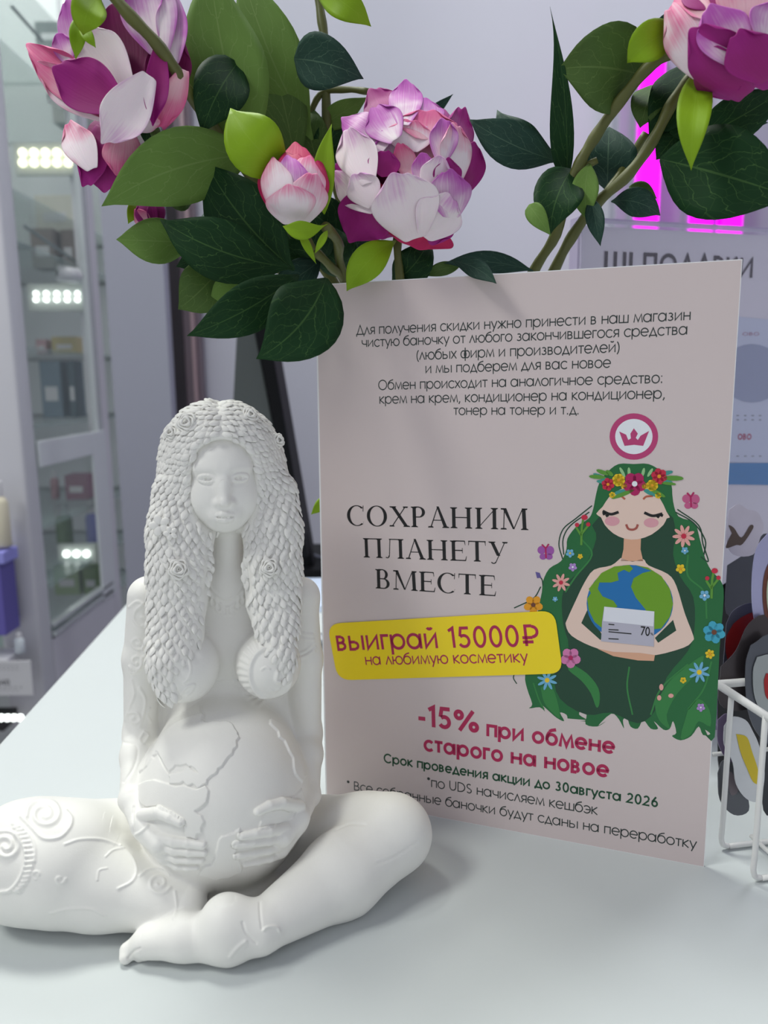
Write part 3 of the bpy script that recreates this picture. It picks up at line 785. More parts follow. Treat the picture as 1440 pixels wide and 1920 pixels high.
SG = {
 'О': (.84, ring(.40, .35, .37, .365, .25, .335)), 'С': (.74, ring(.40, .35, .37, .365, .25, .335, 48, 310) + [[(.62, .50), (.645, .50), (.66, .71), (.635, .71)], [(.615, .09), (.655, .14), (.66, .16), (.63, .12)]]),
 'Х': (.76, [quad((.63, 0), (.15, .7), .135), quad((.10, 0), (.60, .7), .042), serif(.63, 0, False, .24), serif(.15, .7, True, .24), serif(.10, 0, False, .18), serif(.60, .7, True, .18)]),
 'Р': (.60, stem(.15) + [hbar(.15, .32, .67), hbar(.15, .32, .33)] + half(.31, .515, .22, .185, .11, .15)),
 'А': (.76, [quad((.64, 0), (.37, .72), .13, .08), quad((.12, 0), (.37, .70), .042, .03), hbar(.22, .56, .24, .03), serif(.64, 0, False, .24), serif(.12, 0, False, .19)]),
 'Н': (.84, stem(.16) + stem(.66) + [hbar(.16, .66, .345, .035)]), 'И': (.86, stem(.16) + stem(.68) + [quad((.18, .08), (.66, .62), .035)]),
 'М': (.94, [quad((.12, 0), (.15, .7), .03), quad((.15, .7), (.45, .02), .12, .06), quad((.45, .02), (.74, .7), .03), *[q for q in [quad((.80, 0), (.77, .7), .12)]], serif(.12, 0, False, .2), serif(.80, 0, False, .24), serif(.11, .7, True, .16), serif(.80, .7, True, .18)]),
 'П': (.82, stem(.16) + stem(.64) + [hbar(.16, .64, .665, .035)]), 'Л': (.78, stem(.62) + [quad((.20, .08), (.24, .7), .03), hbar(.20, .62, .665, .035)] + ring(.12, .09, .09, .09, .045, .055, -140, 10)),
 'Е': (.64, stem(.15) + [hbar(.15, .54, .67), hbar(.15, .46, .345), hbar(.15, .56, 0), [(.52, .70), (.555, .70), (.57, .55), (.555, .55)], [(.54, 0), (.58, 0), (.61, .17), (.595, .17)], [(.45, .27), (.47, .27), (.47, .45), (.45, .45)]]),
 'Т': (.70, stem(.33, top=False) + [hbar(.03, .63, .67), [(.03, .55), (.045, .55), (.07, .70), (.04, .70)], [(.615, .55), (.63, .55), (.62, .70), (.59, .70)]]),
 'У': (.70, [quad((.36, .22), (.14, .7), .12), quad((.26, -.02), (.58, .7), .03), serif(.14, .7, True, .24), serif(.58, .7, True, .18)] + ring(.19, .01, .09, .07, .05, .035, -170, 0)),
 'В': (.66, stem(.15) + [hbar(.15, .32, .67), hbar(.15, .34, .345), hbar(.15, .34, 0)] + half(.31, .52, .19, .18, .085, .145) + half(.33, .19, .23, .19, .12, .155)),
}
def serif_geo(txt, track=0.0):
    V, Fc = [], []; x = 0
    for ch in txt:
        adv, polys = SG[ch]
        for q in polys:
            i0 = len(V)
            for a, b in q: V.append((a + x, b))
            Fc.append(tuple(range(i0, i0 + len(q))))
        x += adv + track
    return np.array(V), Fc, x - track

# ------------------------------------------------------------------ standing poster
PB = np.array([-0.03707, 0.42288, 0.0]); PYAW, PLEAN = -0.34764, 0.01353
PDU = np.array([math.cos(PYAW), math.sin(PYAW), 0]); _pn = np.array([-math.sin(PYAW), math.cos(PYAW), 0])
PDV = EZ * math.cos(PLEAN) + _pn * math.sin(PLEAN); PN = -np.cross(PDV, PDU); PN = PN if PN @ _pn < 0 else -PN   # towards the viewer
def on_plane(px, py, B, N):
    r = ray(px, py); return CAMP + r * (((B - CAMP) @ N) / (r @ N))
def puv(px, py):
    q = on_plane(px, py, PB, PN) - PB; return np.array([q @ PDU, q @ PDV])
PW, PH = 0.21, 0.297
poster = empty('promotional_poster', tuple(PB + PDU * .105), 'pale pink standing poster about exchanging empty jars, behind the white figurine', 'poster')
m_card = mat('poster_card', srgb(214, 200, 199), rough=0.42, noise=0.01, scale=30)
m_cardw = mat('white_card_edge', srgb(240, 240, 242), rough=0.5)
def pbow(u): return 0.0
def psurf(u, v, off=0.0): return PB + PDU * u + PDV * v + PN * (off + pbow(u))
def sheet_mesh(name, u0, u1, v0, v1, o0, o1, mt, parent, nu=24):
    VV = []; FF = []
    for i in range(nu + 1):
        u = u0 + (u1 - u0) * i / nu
        for v, o in ((v0, o1), (v1, o1), (v1, o0), (v0, o0)): VV.append(psurf(u, v, o))
    for i in range(nu):
        for k in range(4): FF.append((i * 4 + k, i * 4 + (k + 1) % 4, i * 4 + 4 + (k + 1) % 4, i * 4 + 4 + k))
    FF.append((0, 3, 2, 1)); FF.append((nu * 4, nu * 4 + 1, nu * 4 + 2, nu * 4 + 3))
    return mesh(name, VV, FF, mt, parent)
sheet_mesh('card', 0, PW, 0, PH, -0.0012, 0.0, m_cardw, poster)
sheet_mesh('printed_face', 0.0009, PW - .0003, 0.0002, PH - .0004, 0.0, 0.00004, m_card, poster)
# hinged strut at the back keeps the card upright
_st = [PB + PDU * .065 - PN * .0014 + PDV * .15, PB + PDU * .145 - PN * .0014 + PDV * .15, PB + PDU * .145 - PN * .045, PB + PDU * .065 - PN * .045]
_st[2][2] = 0; _st[3][2] = 0
mesh('strut', _st + [p - PN * .0012 for p in _st], [(0, 1, 2, 3), (7, 6, 5, 4), (0, 4, 5, 1), (1, 5, 6, 2), (2, 6, 7, 3), (3, 7, 4, 0)], m_cardw, poster)

_lay = {}
def print_uv(name, uv, faces, mt, parent, layer):
    return mesh(name, [psurf(u, v, 0.00005 + layer * 0.000035) for u, v in uv], faces, mt, parent)
def print_text(name, geo, p0, p1, mt, parent, layer=1, cap=None, capn=.72):
    """run of text whose baseline goes from pixel p0 to pixel p1"""
    V, Fc, W = geo; a = puv(*p0); b = puv(*p1); d = b - a; n = np.array([-d[1], d[0]])
    sc = np.linalg.norm(d) / W; d = d / np.linalg.norm(d); n = n / np.linalg.norm(n)
    sy = sc * (1.1 if capn == .72 and name != 'heading' else 1) if cap is None else cap / capn
    uv = [a + d * x * sc + n * y * sy for x, y in V]
    return print_uv(name, uv, Fc, mt, parent, layer)
def earcut(pts):
    from mathutils.geometry import tessellate_polygon
    return tessellate_polygon([[Vector((p[0], p[1], 0)) for p in pts]])
def print_poly(name, px, mt, parent, layer, smooth=0, raw=False):
    P = px if not smooth else None
    if smooth:
        q = [tuple(p) for p in px]; q = q + [q[0]]; q2 = smooth_path(q, smooth)[:-1]; P = [tuple(p) for p in q2]
    uv = [puv(*p) for p in P] if not raw else P
    return print_uv(name, uv, earcut(uv), mt, parent, layer)
def polys(name, items, mt, parent, layer):
    """several blobs of one ink as one printed part; items = lists of pixels"""
    UV, FF = [], []
    for px in items:
        uv = [puv(*p) for p in px]; i0 = len(UV); UV += uv
        FF += [tuple(i + i0 for i in t) for t in earcut(uv)]
    return print_uv(name, UV, FF, mt, parent, layer)
def ellp(cx, cy, rx, ry, n=20, rot=0): return [(cx + rx * math.cos(a) * math.cos(rot) - ry * math.sin(a) * math.sin(rot), cy + rx * math.cos(a) * math.sin(rot) + ry * math.sin(a) * math.cos(rot)) for a in [2 * math.pi * k / n for k in range(n)]]
def strokes(name, lines, w, mt, parent, layer):
    UV, FF = [], []
    for Ln in lines:
        uv = [puv(*p) for p in smooth_path(Ln, 5)]; stroke_poly(uv, w * 0.00027, UV, FF)
    return print_uv(name, UV, FF, mt, parent, layer)
def ink(name, r, g, b, rough=.45): return mat('ink_' + name, srgb(r, g, b), rough=rough)
i_dark = ink('dark_grey', 48, 58, 56); i_black = ink('black', 14, 14, 16); i_green = ink('deep_green', 16, 74, 46); i_pink = ink('crimson', 178, 32, 84)
i_yel = ink('yellow', 250, 222, 12, .35); i_mag = ink('raspberry', 176, 24, 82)
LW = .08
def mm(px0, px1): return np.linalg.norm(puv(*px1) - puv(*px0))
for t, a, b in (('Для получения скидки нужно принести в наш магазин', (668, 628), (1296, 600)), ('чистую баночку от любого закончившегося средства', (678, 651), (1290, 627)),
        ('(любых фирм и производителей)', (780, 675), (1163, 660)), ('и мы подберем для вас новое', (797, 700), (1146, 689)), ('Обмен происходит на аналогичное средство:', (709, 731), (1244, 718)),
        ('крем на крем, кондиционер на кондиционер,', (711, 757), (1248, 747)), ('тонер на тонер и т.д.', (850, 778), (1087, 777))):
    print_text('lettering', text_geo(t, LW, .0), a, b, i_dark, poster)
print_text('heading', serif_geo('СОХРАНИМ', -.0), (650, 985), (992, 994), i_black, poster)
print_text('heading', serif_geo('ПЛАНЕТУ', .0), (680, 1045), (954, 1055), i_black, poster)
print_text('heading', serif_geo('ВМЕСТЕ', .01), (703, 1103), (932, 1118), i_black, poster)
print_text('discount_lettering', text_geo('-15%', .14, .03), (783, 1360), (900, 1374), i_pink, poster, cap=mm((840, 1330), (838, 1368)))
print_text('discount_lettering', text_geo('при обмене', .15, .03), (912, 1380), (1154, 1414), i_pink, poster)
print_text('discount_lettering', text_geo('старого на новое', .15, .03), (794, 1407), (1143, 1458), i_pink, poster)
print_text('date_lettering', text_geo('Срок проведения акции до 30августа 2026', .13, .02), (719, 1429), (1235, 1514), i_green, poster)
print_text('small_print', text_geo('*по UDS начисляем кешбэк', LW, .0), (800, 1474), (1121, 1528), i_dark, poster)
print_text('small_print', text_geo('* Все собранные баночки будут сданы на переработку', LW, .0), (650, 1479), (1306, 1592), i_dark, poster)
# yellow sticker
cor = [(614, 1169), (1040, 1144), (1056, 1262), (634, 1275)]
def rounded(c, rad=20, n=6):
    out = []
    for i in range(4):
        p0, p1, p2 = np.array(c[i - 1], float), np.array(c[i], float), np.array(c[(i + 1) % 4], float)
        a = p1 + (p0 - p1) / np.linalg.norm(p0 - p1) * rad; b = p1 + (p2 - p1) / np.linalg.norm(p2 - p1) * rad
        for k in range(n + 1):
            t = k / n; out.append(tuple((1 - t) ** 2 * a + 2 * t * (1 - t) * p1 + t * t * b))
    return out
lab = print_poly('yellow_label', rounded(cor, 26), i_yel, poster, 16)
print_text('lettering', text_geo('выиграй 15000₽', .105, .03), (633, 1219), (1016, 1210), i_mag, lab, 18)
print_text('lettering', text_geo('на любимую косметику', .088, .01), (686, 1246), (991, 1241), i_mag, lab, 18)
# crown emblem
em = print_poly('crown_emblem', ellp(1188.5, 818.5, 45.5, 43.5, 40), ink('rose_ring', 190, 62, 118), poster, 2)
print_poly('white_disc', ellp(1188.5, 818.5, 35, 33, 40), ink('white', 236, 240, 246), em, 3)
print_poly('crown', [(1161, 809), (1174, 815), (1178, 825), (1183, 822), (1182, 813), (1188.5, 803), (1196, 813), (1192, 821), (1196, 825), (1201, 817), (1217, 808), (1206, 836), (1189, 834), (1171, 836)], ink('rose_ring', 190, 62, 118), em, 4)
# printed girl holding the globe
girl = print_poly('printed_girl', [(1188, 870), (1160, 870), (1140, 884), (1124, 905), (1117, 930), (1112, 955), (1104, 972), (1080, 988), (1064, 1010), (1062, 1030), (1052, 1052), (1030, 1066), (1018, 1090), (1016, 1110), (1008, 1150), (1000, 1200), (985, 1262),
    (988, 1290), (998, 1320), (992, 1328), (1012, 1326), (1022, 1334), (1016, 1322), (1030, 1334), (1044, 1346), (1058, 1352), (1050, 1336), (1062, 1340), (1066, 1350), (1080, 1352), (1100, 1350), (1086, 1340), (1090, 1332), (1100, 1340), (1098, 1358), (1120, 1362), (1136, 1352), (1122, 1360),
    (1146, 1338), (1160, 1348), (1170, 1366), (1168, 1350), (1176, 1346), (1182, 1362), (1196, 1366), (1206, 1350), (1220, 1366), (1234, 1366), (1226, 1352), (1244, 1368), (1256, 1366), (1262, 1352), (1268, 1374), (1260, 1380), (1276, 1388), (1296, 1380), (1310, 1362), (1318, 1378), (1332, 1376), (1322, 1368), (1340, 1382),
    (1349, 1220), (1357, 1120), (1352, 1090), (1334, 1070), (1322, 1046), (1312, 1010), (1302, 980), (1272, 968), (1262, 940), (1258, 905), (1240, 884), (1216, 870)], ink('hair_green', 22, 104, 52), poster, 1, 3)
g2 = ink('hair_dark_green', 18, 66, 44); g3 = ink('hair_light_green', 46, 128, 62)
print_poly('dark_hair', [(1110, 985), (1118, 1010), (1096, 1062), (1066, 1090), (1054, 1120), (1056, 1170), (1066, 1215), (1040, 1262), (1050, 1310), (1100, 1340), (1146, 1336), (1196, 1356), (1230, 1330), (1250, 1270), (1290, 1220), (1302, 1180), (1300, 1120), (1276, 1082), (1262, 1040), (1266, 1000), (1250, 960), (1150, 950)], g2, girl, 2, 3)
print_poly('hair_lock', [(1068, 1242), (1100, 1262), (1122, 1290), (1124, 1318), (1118, 1326), (1108, 1300), (1090, 1276), (1066, 1256)], g3, girl, 3, 3)
print_poly('hair_lock', [(1240, 1300), (1262, 1270), (1300, 1240), (1320, 1230), (1306, 1262), (1270, 1300), (1250, 1340), (1256, 1366), (1236, 1350), (1228, 1320)], g3, girl, 3, 3)
print_poly('hair_lock', [(1014, 1290), (1030, 1280), (1044, 1310), (1050, 1346), (1036, 1336), (1020, 1316)], g3, girl, 3, 3)
print_poly('hair_lock', [(1290, 1330), (1310, 1310), (1330, 1330), (1332, 1362), (1310, 1352), (1296, 1376), (1276, 1384)], g3, girl, 3, 3)
sk = ink('skin', 234, 206, 192); sk2 = ink('skin_shade', 222, 170, 140)
print_poly('neck', [(1170, 1006), (1202, 1006), (1201, 1030), (1206, 1052), (1164, 1052), (1169, 1030)], sk2, girl, 4)
print_poly('arm', [(1164, 1046), (1186, 1053), (1206, 1048), (1216, 1060), (1252, 1076), (1268, 1098), (1284, 1150), (1300, 1192), (1298, 1202), (1282, 1214), (1230, 1228), (1200, 1224), (1150, 1222), (1110, 1212), (1072, 1192), (1061, 1172), (1064, 1160), (1080, 1125), (1096, 1092), (1114, 1068), (1146, 1060)], sk, girl, 4, 3)
print_poly('dark_hair', [(1090, 1168), (1102, 1142), (1130, 1192), (1126, 1200)], g2, girl, 5); print_poly('dark_hair', [(1262, 1162), (1268, 1182), (1234, 1205), (1228, 1196)], g2, girl, 5)
print_poly('hand', [(1120, 1216), (1150, 1222), (1200, 1224), (1228, 1228), (1226, 1239), (1196, 1238), (1150, 1230)], sk2, girl, 5)
fc_ = print_poly('face', [(1186, 910), (1162, 918), (1142, 932), (1130, 950), (1118, 963), (1127, 970), (1134, 984), (1150, 1000), (1172, 1010), (1196, 1011), (1222, 1002), (1244, 984), (1250, 972), (1256, 970), (1250, 960), (1236, 932), (1214, 916)], sk, girl, 5, 2)
print_poly('cheek', ellp(1148, 977, 14, 9), ink('blush', 222, 160, 170), fc_, 6); print_poly('cheek', ellp(1221, 980, 14, 9), ink('blush', 222, 160, 170), fc_, 6)
strokes('eye', [[(1130, 958), (1145, 964), (1160, 960)], [(1208, 961), (1224, 967), (1242, 963)], [(1136, 962), (1130, 964)], [(1141, 965), (1136, 968)], [(1232, 967), (1236, 970)], [(1238, 965), (1243, 967)]], 5, i_black, fc_, 7)
strokes('mouth', [[(1174, 983), (1178, 991), (1186, 993), (1193, 990), (1196, 983)]], 4, ink('lip', 168, 84, 74), fc_, 7)
strokes('eyebrow', [[(1157, 932), (1164, 930), (1172, 936)], [(1206, 936), (1212, 931), (1224, 930)]], 3.5, ink('brow', 186, 96, 70), fc_, 7)
globe = print_poly('globe', ellp(1181, 1131, 81, 72, 40), ink('ocean', 14, 112, 180), girl, 6)
gl = ink('land', 108, 160, 22)
print_poly('land', [(1190, 1059), (1215, 1064), (1240, 1080), (1256, 1104), (1262, 1132), (1256, 1156), (1240, 1178), (1222, 1180), (1210, 1142), (1192, 1120), (1183, 1100), (1188, 1084), (1205, 1074), (1222, 1070)], gl, globe, 7)
print_poly('land', [(1112, 1094), (1128, 1074), (1152, 1062), (1180, 1059), (1187, 1066), (1180, 1073), (1170, 1068), (1158, 1074), (1160, 1088), (1146, 1092), (1124, 1092), (1121, 1104), (1130, 1118), (1150, 1126), (1158, 1137), (1134, 1148), (1132, 1180), (1115, 1166), (1104, 1144), (1101, 1122), (1108, 1112), (1104, 1104)], gl, globe, 7)
jar_ = print_poly('printed_jar', [(1133, 1137), (1227, 1146), (1226, 1212), (1127, 1202), (1129, 1165)], ink('jar_grey', 186, 184, 200), girl, 9)
print_poly('jar_lid', [(1133, 1137), (1227, 1146), (1225, 1174), (1131, 1164)], ink('jar_white', 228, 230, 240), jar_, 10)
print_text('lettering', serif_geo('ОО') if False else text_geo('70', .12, .02), (1200, 1190), (1219, 1192), i_black, jar_, 11, cap=mm((1200, 1174), (1200, 1190)))
print_text('lettering', text_geo('%', .10), (1219, 1190), (1225, 1191), i_black, jar_, 11)
strokes('lettering', [[(1141, 1170), (1152, 1171)], [(1141, 1180), (1160, 1181)], [(1141, 1184), (1184, 1188)], [(1141, 1197), (1160, 1198)]], 2, i_black, jar_, 11)
# garland, flowers, butterflies on the print
def petals(cx, cy, r, n, wd=.5, rot=0.3):
    return [ellp(cx + r * .55 * math.cos(rot + 2 * math.pi * k / n), cy + r * .55 * math.sin(rot + 2 * math.pi * k / n), r * .48, r * wd * .5, 10, rot + 2 * math.pi * k / n) for k in range(n)]
def pflower(cx, cy, r, n, wd, col, ccol, lay=8):
    f = polys('printed_flower', petals(cx, cy, r, n, wd), col, girl, lay); polys('flower_centre', [ellp(cx, cy, r * .24, r * .24, 10)], ccol, f, lay + 1)
c_y = ink('flower_yellow', 236, 200, 30); c_b = ink('flower_blue', 110, 178, 214); c_lb = ink('flower_turquoise', 60, 166, 196); c_p = ink('flower_peach', 232, 168, 160); c_r = ink('flower_red', 200, 34, 66); c_m = ink('flower_magenta', 178, 14, 92); c_l = ink('flower_lilac', 176, 140, 208); c_o = ink('flower_orange', 232, 158, 20); c_pk = ink('flower_pink', 214, 124, 176); c_br = ink('flower_brown', 110, 60, 40)
c_w = ink('white', 236, 240, 246)
leafc = ink('leaf_mint', 150, 200, 140); leafd = ink('leaf_teal', 60, 150, 140); leafg = ink('leaf_green', 90, 150, 50)
def lf_(x0, y0, x1, y1, w): 
    dx, dy = x1 - x0, y1 - y0; L_ = math.hypot(dx, dy); return ellp((x0 + x1) / 2, (y0 + y1) / 2, L_ / 2, w, 10, math.atan2(dy, dx))
polys('garland_leaf', [lf_(1172, 895, 1162, 876, 3), lf_(1180, 894, 1179, 876, 3), lf_(1204, 894, 1208, 877, 3), lf_(1214, 894, 1224, 878, 3)], leafc, girl, 7)
polys('garland_leaf', [lf_(1140, 900, 1112, 888, 4), lf_(1150, 905, 1118, 902, 4), lf_(1180, 920, 1152, 925, 5), lf_(1236, 890, 1262, 884, 4), lf_(1240, 900, 1262, 906, 4), lf_(1206, 918, 1236, 930, 5)], leafd, girl, 7)
polys('garland_leaf', [lf_(1136, 895, 1104, 893, 4), lf_(1142, 890, 1118, 881, 4), lf_(1150, 892, 1136, 882, 4), lf_(1244, 896, 1282, 897, 5), lf_(1190, 918, 1146, 935, 4), lf_(1216, 915, 1248, 932, 4), lf_(1240, 905, 1268, 908, 3)], leafg, girl, 8)
for x, y, r, n, w, c, cc in ((1140, 908, 12, 6, .9, c_r, c_o), (1236, 893, 15, 6, .9, c_r, c_o), (1160, 900, 12, 8, .9, c_y, c_o), (1223, 910, 11, 8, .9, c_y, c_o), (1170, 911, 6, 6, .9, c_y, c_o), (1209, 911, 6, 6, .9, c_y, c_o), (1190, 907, 22, 5, .95, c_m, c_w), (1148, 928, 6, 6, .9, c_y, leafg), (1234, 929, 6, 6, .9, c_y, leafg),
    (1282, 1005, 21, 9, .34, c_p, c_r), (1052, 1092, 17, 8, .34, c_p, c_r), (1276, 1066, 9, 5, .8, c_y, c_o), (1284, 1032, 7, 5, .8, c_b, c_w), (1069, 1037, 8, 5, .8, c_b, c_y), (1088, 1043, 5, 5, .8, c_y, c_o), (1074, 1063, 8, 5, .8, c_l, c_w), (1041, 1123, 5, 5, .8, c_b, c_w), (1321, 1116, 10, 5, .8, c_b, c_w),
    (1339, 1185, 21, 6, .8, c_lb, c_br), (1331, 1226, 9, 6, .7, c_y, c_o), (1311, 1260, 20, 8, .3, c_b, c_y), (1026, 1275, 19, 8, .3, c_b, c_y), (1070, 1233, 19, 5, .9, c_pk, c_m), (1314, 1326, 8, 5, .8, c_l, c_w), (1281, 1275, 6, 5, .9, c_y, leafg)):
    pflower(x, y, r, n, w, c, cc)
pflower(1000, 1134, 18, 5, .8, c_o, c_br, 3)
polys('printed_flower', [ellp(1240, 1288, 4, 6), ellp(1236, 1308, 4, 5), ellp(1258, 1304, 5, 4)], c_p, girl, 8)
for x0, y0 in ((1092, 970), (1336, 1070)):
    strokes('printed_sprig', [[(x0 - 2, y0 + 52), (x0 - 1, y0 + 20), (x0 + 2, y0 + 2)], [(x0 - 1, y0 + 30), (x0 + 12, y0 + 14)], [(x0 - 2, y0 + 34), (x0 - 12, y0 + 18)]], 4, leafg, girl, 7)
    polys('sprig_bud', [ellp(x0 + 4, y0, 6, 5), ellp(x0 + 11, y0 + 13, 4, 4), ellp(x0 - 10, y0 + 14, 4, 4)], c_r, girl, 8)
for cx, cy, s_, c in ((1295, 940, 1, ink('butterfly_pink', 196, 90, 136)), (1023, 1036, .95, ink('butterfly_purple', 158, 84, 168))):
    bt = polys('printed_butterfly', [ellp(cx - 8 * s_, cy - 5 * s_, 8 * s_, 8 * s_), ellp(cx + 9 * s_, cy - 4 * s_, 8 * s_, 9 * s_), ellp(cx - 5 * s_, cy + 8 * s_, 7 * s_, 6 * s_), ellp(cx + 7 * s_, cy + 8 * s_, 7 * s_, 6 * s_)], c, poster, 3)
    strokes('butterfly_body', [[(cx, cy - 9 * s_), (cx + 1, cy + 11 * s_)], [(cx, cy - 9 * s_), (cx - 7, cy - 16 * s_)], [(cx + 1, cy - 9 * s_), (cx + 6, cy - 17 * s_)]], 3, c_m, bt, 4)
for _l in [[(1110, 948), (1080, 972), (1056, 992), (1048, 1020), (1055, 1048)], [(1105, 960), (1070, 985), (1056, 1010), (1057, 1040)], [(1266, 960), (1300, 980), (1322, 1012), (1320, 1040)], [(1270, 955), (1310, 985), (1318, 1020), (1328, 1052), (1314, 1044)], [(1014, 1100), (1000, 1122), (964, 1140)], [(964, 1264), (963, 1272), (969, 1282)], [(1008, 1078), (1016, 1086), (1018, 1098)]]: strokes('stray_hair', [_l], 2.2, g2, girl, 2)
for _l in [[(1090, 1010), (1110, 1040), (1080, 1080), (1060, 1110)], [(1290, 1040), (1290, 1080), (1320, 1110), (1325, 1160)], [(1000, 1280), (1010, 1310), (1020, 1330)], [(1180, 1250), (1176, 1290), (1186, 1340)], [(1290, 1245), (1240, 1290), (1220, 1340)], [(1334, 1240), (1320, 1290), (1290, 1330)]]: strokes('hair_line', [_l], 3, g3, girl, 3)
polys('printed_bud', [[(1004, 1072), (1012, 1074), (1015, 1083), (1007, 1084)]], ink('bud_indigo', 96, 84, 150), girl, 3)
# ------------------------------------------------------------------ artificial peonies
def petal_mat(name, ca, cb, thr, soft=.25, streak=.5):
    """ca towards the petal's base / heart, cb at its edge, dyed unevenly"""
    m, N, Lk, b = newmat(name)
    uv = N.new('ShaderNodeUVMap'); uv.uv_map = 'UVMap'
    sp = N.new('ShaderNodeSeparateXYZ'); Lk.new(uv.outputs[0], sp.inputs[0])
    tc = N.new('ShaderNodeTexCoord'); nz = N.new('ShaderNodeTexNoise'); nz.inputs['Scale'].default_value = 55; nz.inputs['Detail'].default_value = 2
    Lk.new(tc.outputs['Object'], nz.inputs['Vector'])
    st = N.new('ShaderNodeTexNoise'); st.inputs['Scale'].default_value = 1.0; st.inputs['Detail'].default_value = 3
    mp = N.new('ShaderNodeMapping'); mp.inputs['Scale'].default_value = (26, 1.5, 1); Lk.new(uv.outputs[0], mp.inputs[0]); Lk.new(mp.outputs[0], st.inputs['Vector'])
    ax = N.new('ShaderNodeMath'); ax.operation = 'SUBTRACT'; ax.inputs[1].default_value = .5; Lk.new(sp.outputs[0], ax.inputs[0])
    ab = N.new('ShaderNodeMath'); ab.operation = 'ABSOLUTE'; Lk.new(ax.outputs[0], ab.inputs[0])
    mxe = N.new('ShaderNodeMath'); mxe.operation = 'MULTIPLY'; mxe.inputs[1].default_value = 1.5; Lk.new(ab.outputs[0], mxe.inputs[0])
    mx = N.new('ShaderNodeMath'); mx.operation = 'MAXIMUM'; Lk.new(mxe.outputs[0], mx.inputs[0]); Lk.new(sp.outputs[1], mx.inputs[1])
    n2 = N.new('ShaderNodeMath'); n2.operation = 'MULTIPLY_ADD'; n2.inputs[1].default_value = 1.1; n2.inputs[2].default_value = -.55; Lk.new(nz.outputs[0], n2.inputs[0])
    ad = N.new('ShaderNodeMath'); ad.operation = 'ADD'; Lk.new(mx.outputs[0], ad.inputs[0]); Lk.new(n2.outputs[0], ad.inputs[1])
    s2 = N.new('ShaderNodeMath'); s2.operation = 'MULTIPLY_ADD'; s2.inputs[1].default_value = streak; s2.inputs[2].default_value = -streak / 2; Lk.new(st.outputs[0], s2.inputs[0])
    a2 = N.new('ShaderNodeMath'); a2.operation = 'ADD'; Lk.new(ad.outputs[0], a2.inputs[0]); Lk.new(s2.outputs[0], a2.inputs[1])
    rp = N.new('ShaderNodeMapRange'); rp.inputs[1].default_value = thr - soft; rp.inputs[2].default_value = thr + soft; rp.interpolation_type = 'SMOOTHSTEP'; Lk.new(a2.outputs[0], rp.inputs[0])
    mc = N.new('ShaderNodeMix'); mc.data_type = 'RGBA'; mc.inputs[6].default_value = (*ca, 1); mc.inputs[7].default_value = (*cb, 1)
    Lk.new(rp.outputs[0], mc.inputs[0]); Lk.new(mc.outputs[2], b.inputs['Base Color'])
    b.inputs['Roughness'].default_value = .6; b.inputs['Specular IOR Level'].default_value = .3
    b.inputs['Subsurface Weight'].default_value = .15; b.inputs['Subsurface Radius'].default_value = (.003, .001, .002)
    bp = N.new('ShaderNodeBump'); bp.inputs['Strength'].default_value = .25; bp.inputs['Distance'].default_value = .0006; Lk.new(st.outputs[0], bp.inputs['Height']); Lk.new(bp.outputs[0], b.inputs['Normal'])
    return m
cW = srgb(240, 226, 232); cL = srgb(206, 128, 200); cM = srgb(160, 32, 128); cP = srgb(222, 98, 150); cD = srgb(110, 12, 74); cR = srgb(206, 44, 92)
PM = {'white': petal_mat('petal_white_lilac_edge', cW, cL, .95, .3), 'whitepink': petal_mat('petal_white_pink_edge', cW, cP, .85, .35), 'lilac': petal_mat('petal_lilac', cW, srgb(190, 92, 184), .55, .4),
      'magenta': petal_mat('petal_magenta', srgb(150, 30, 112), cM, .6, .4), 'dark': petal_mat('petal_dark_magenta', cD, srgb(120, 16, 84), .7, .3), 'pink': petal_mat('petal_pink', srgb(236, 190, 200), cP, .55, .4), 'red': petal_mat('petal_rose_red', cR, srgb(188, 30, 90), .6, .3)}

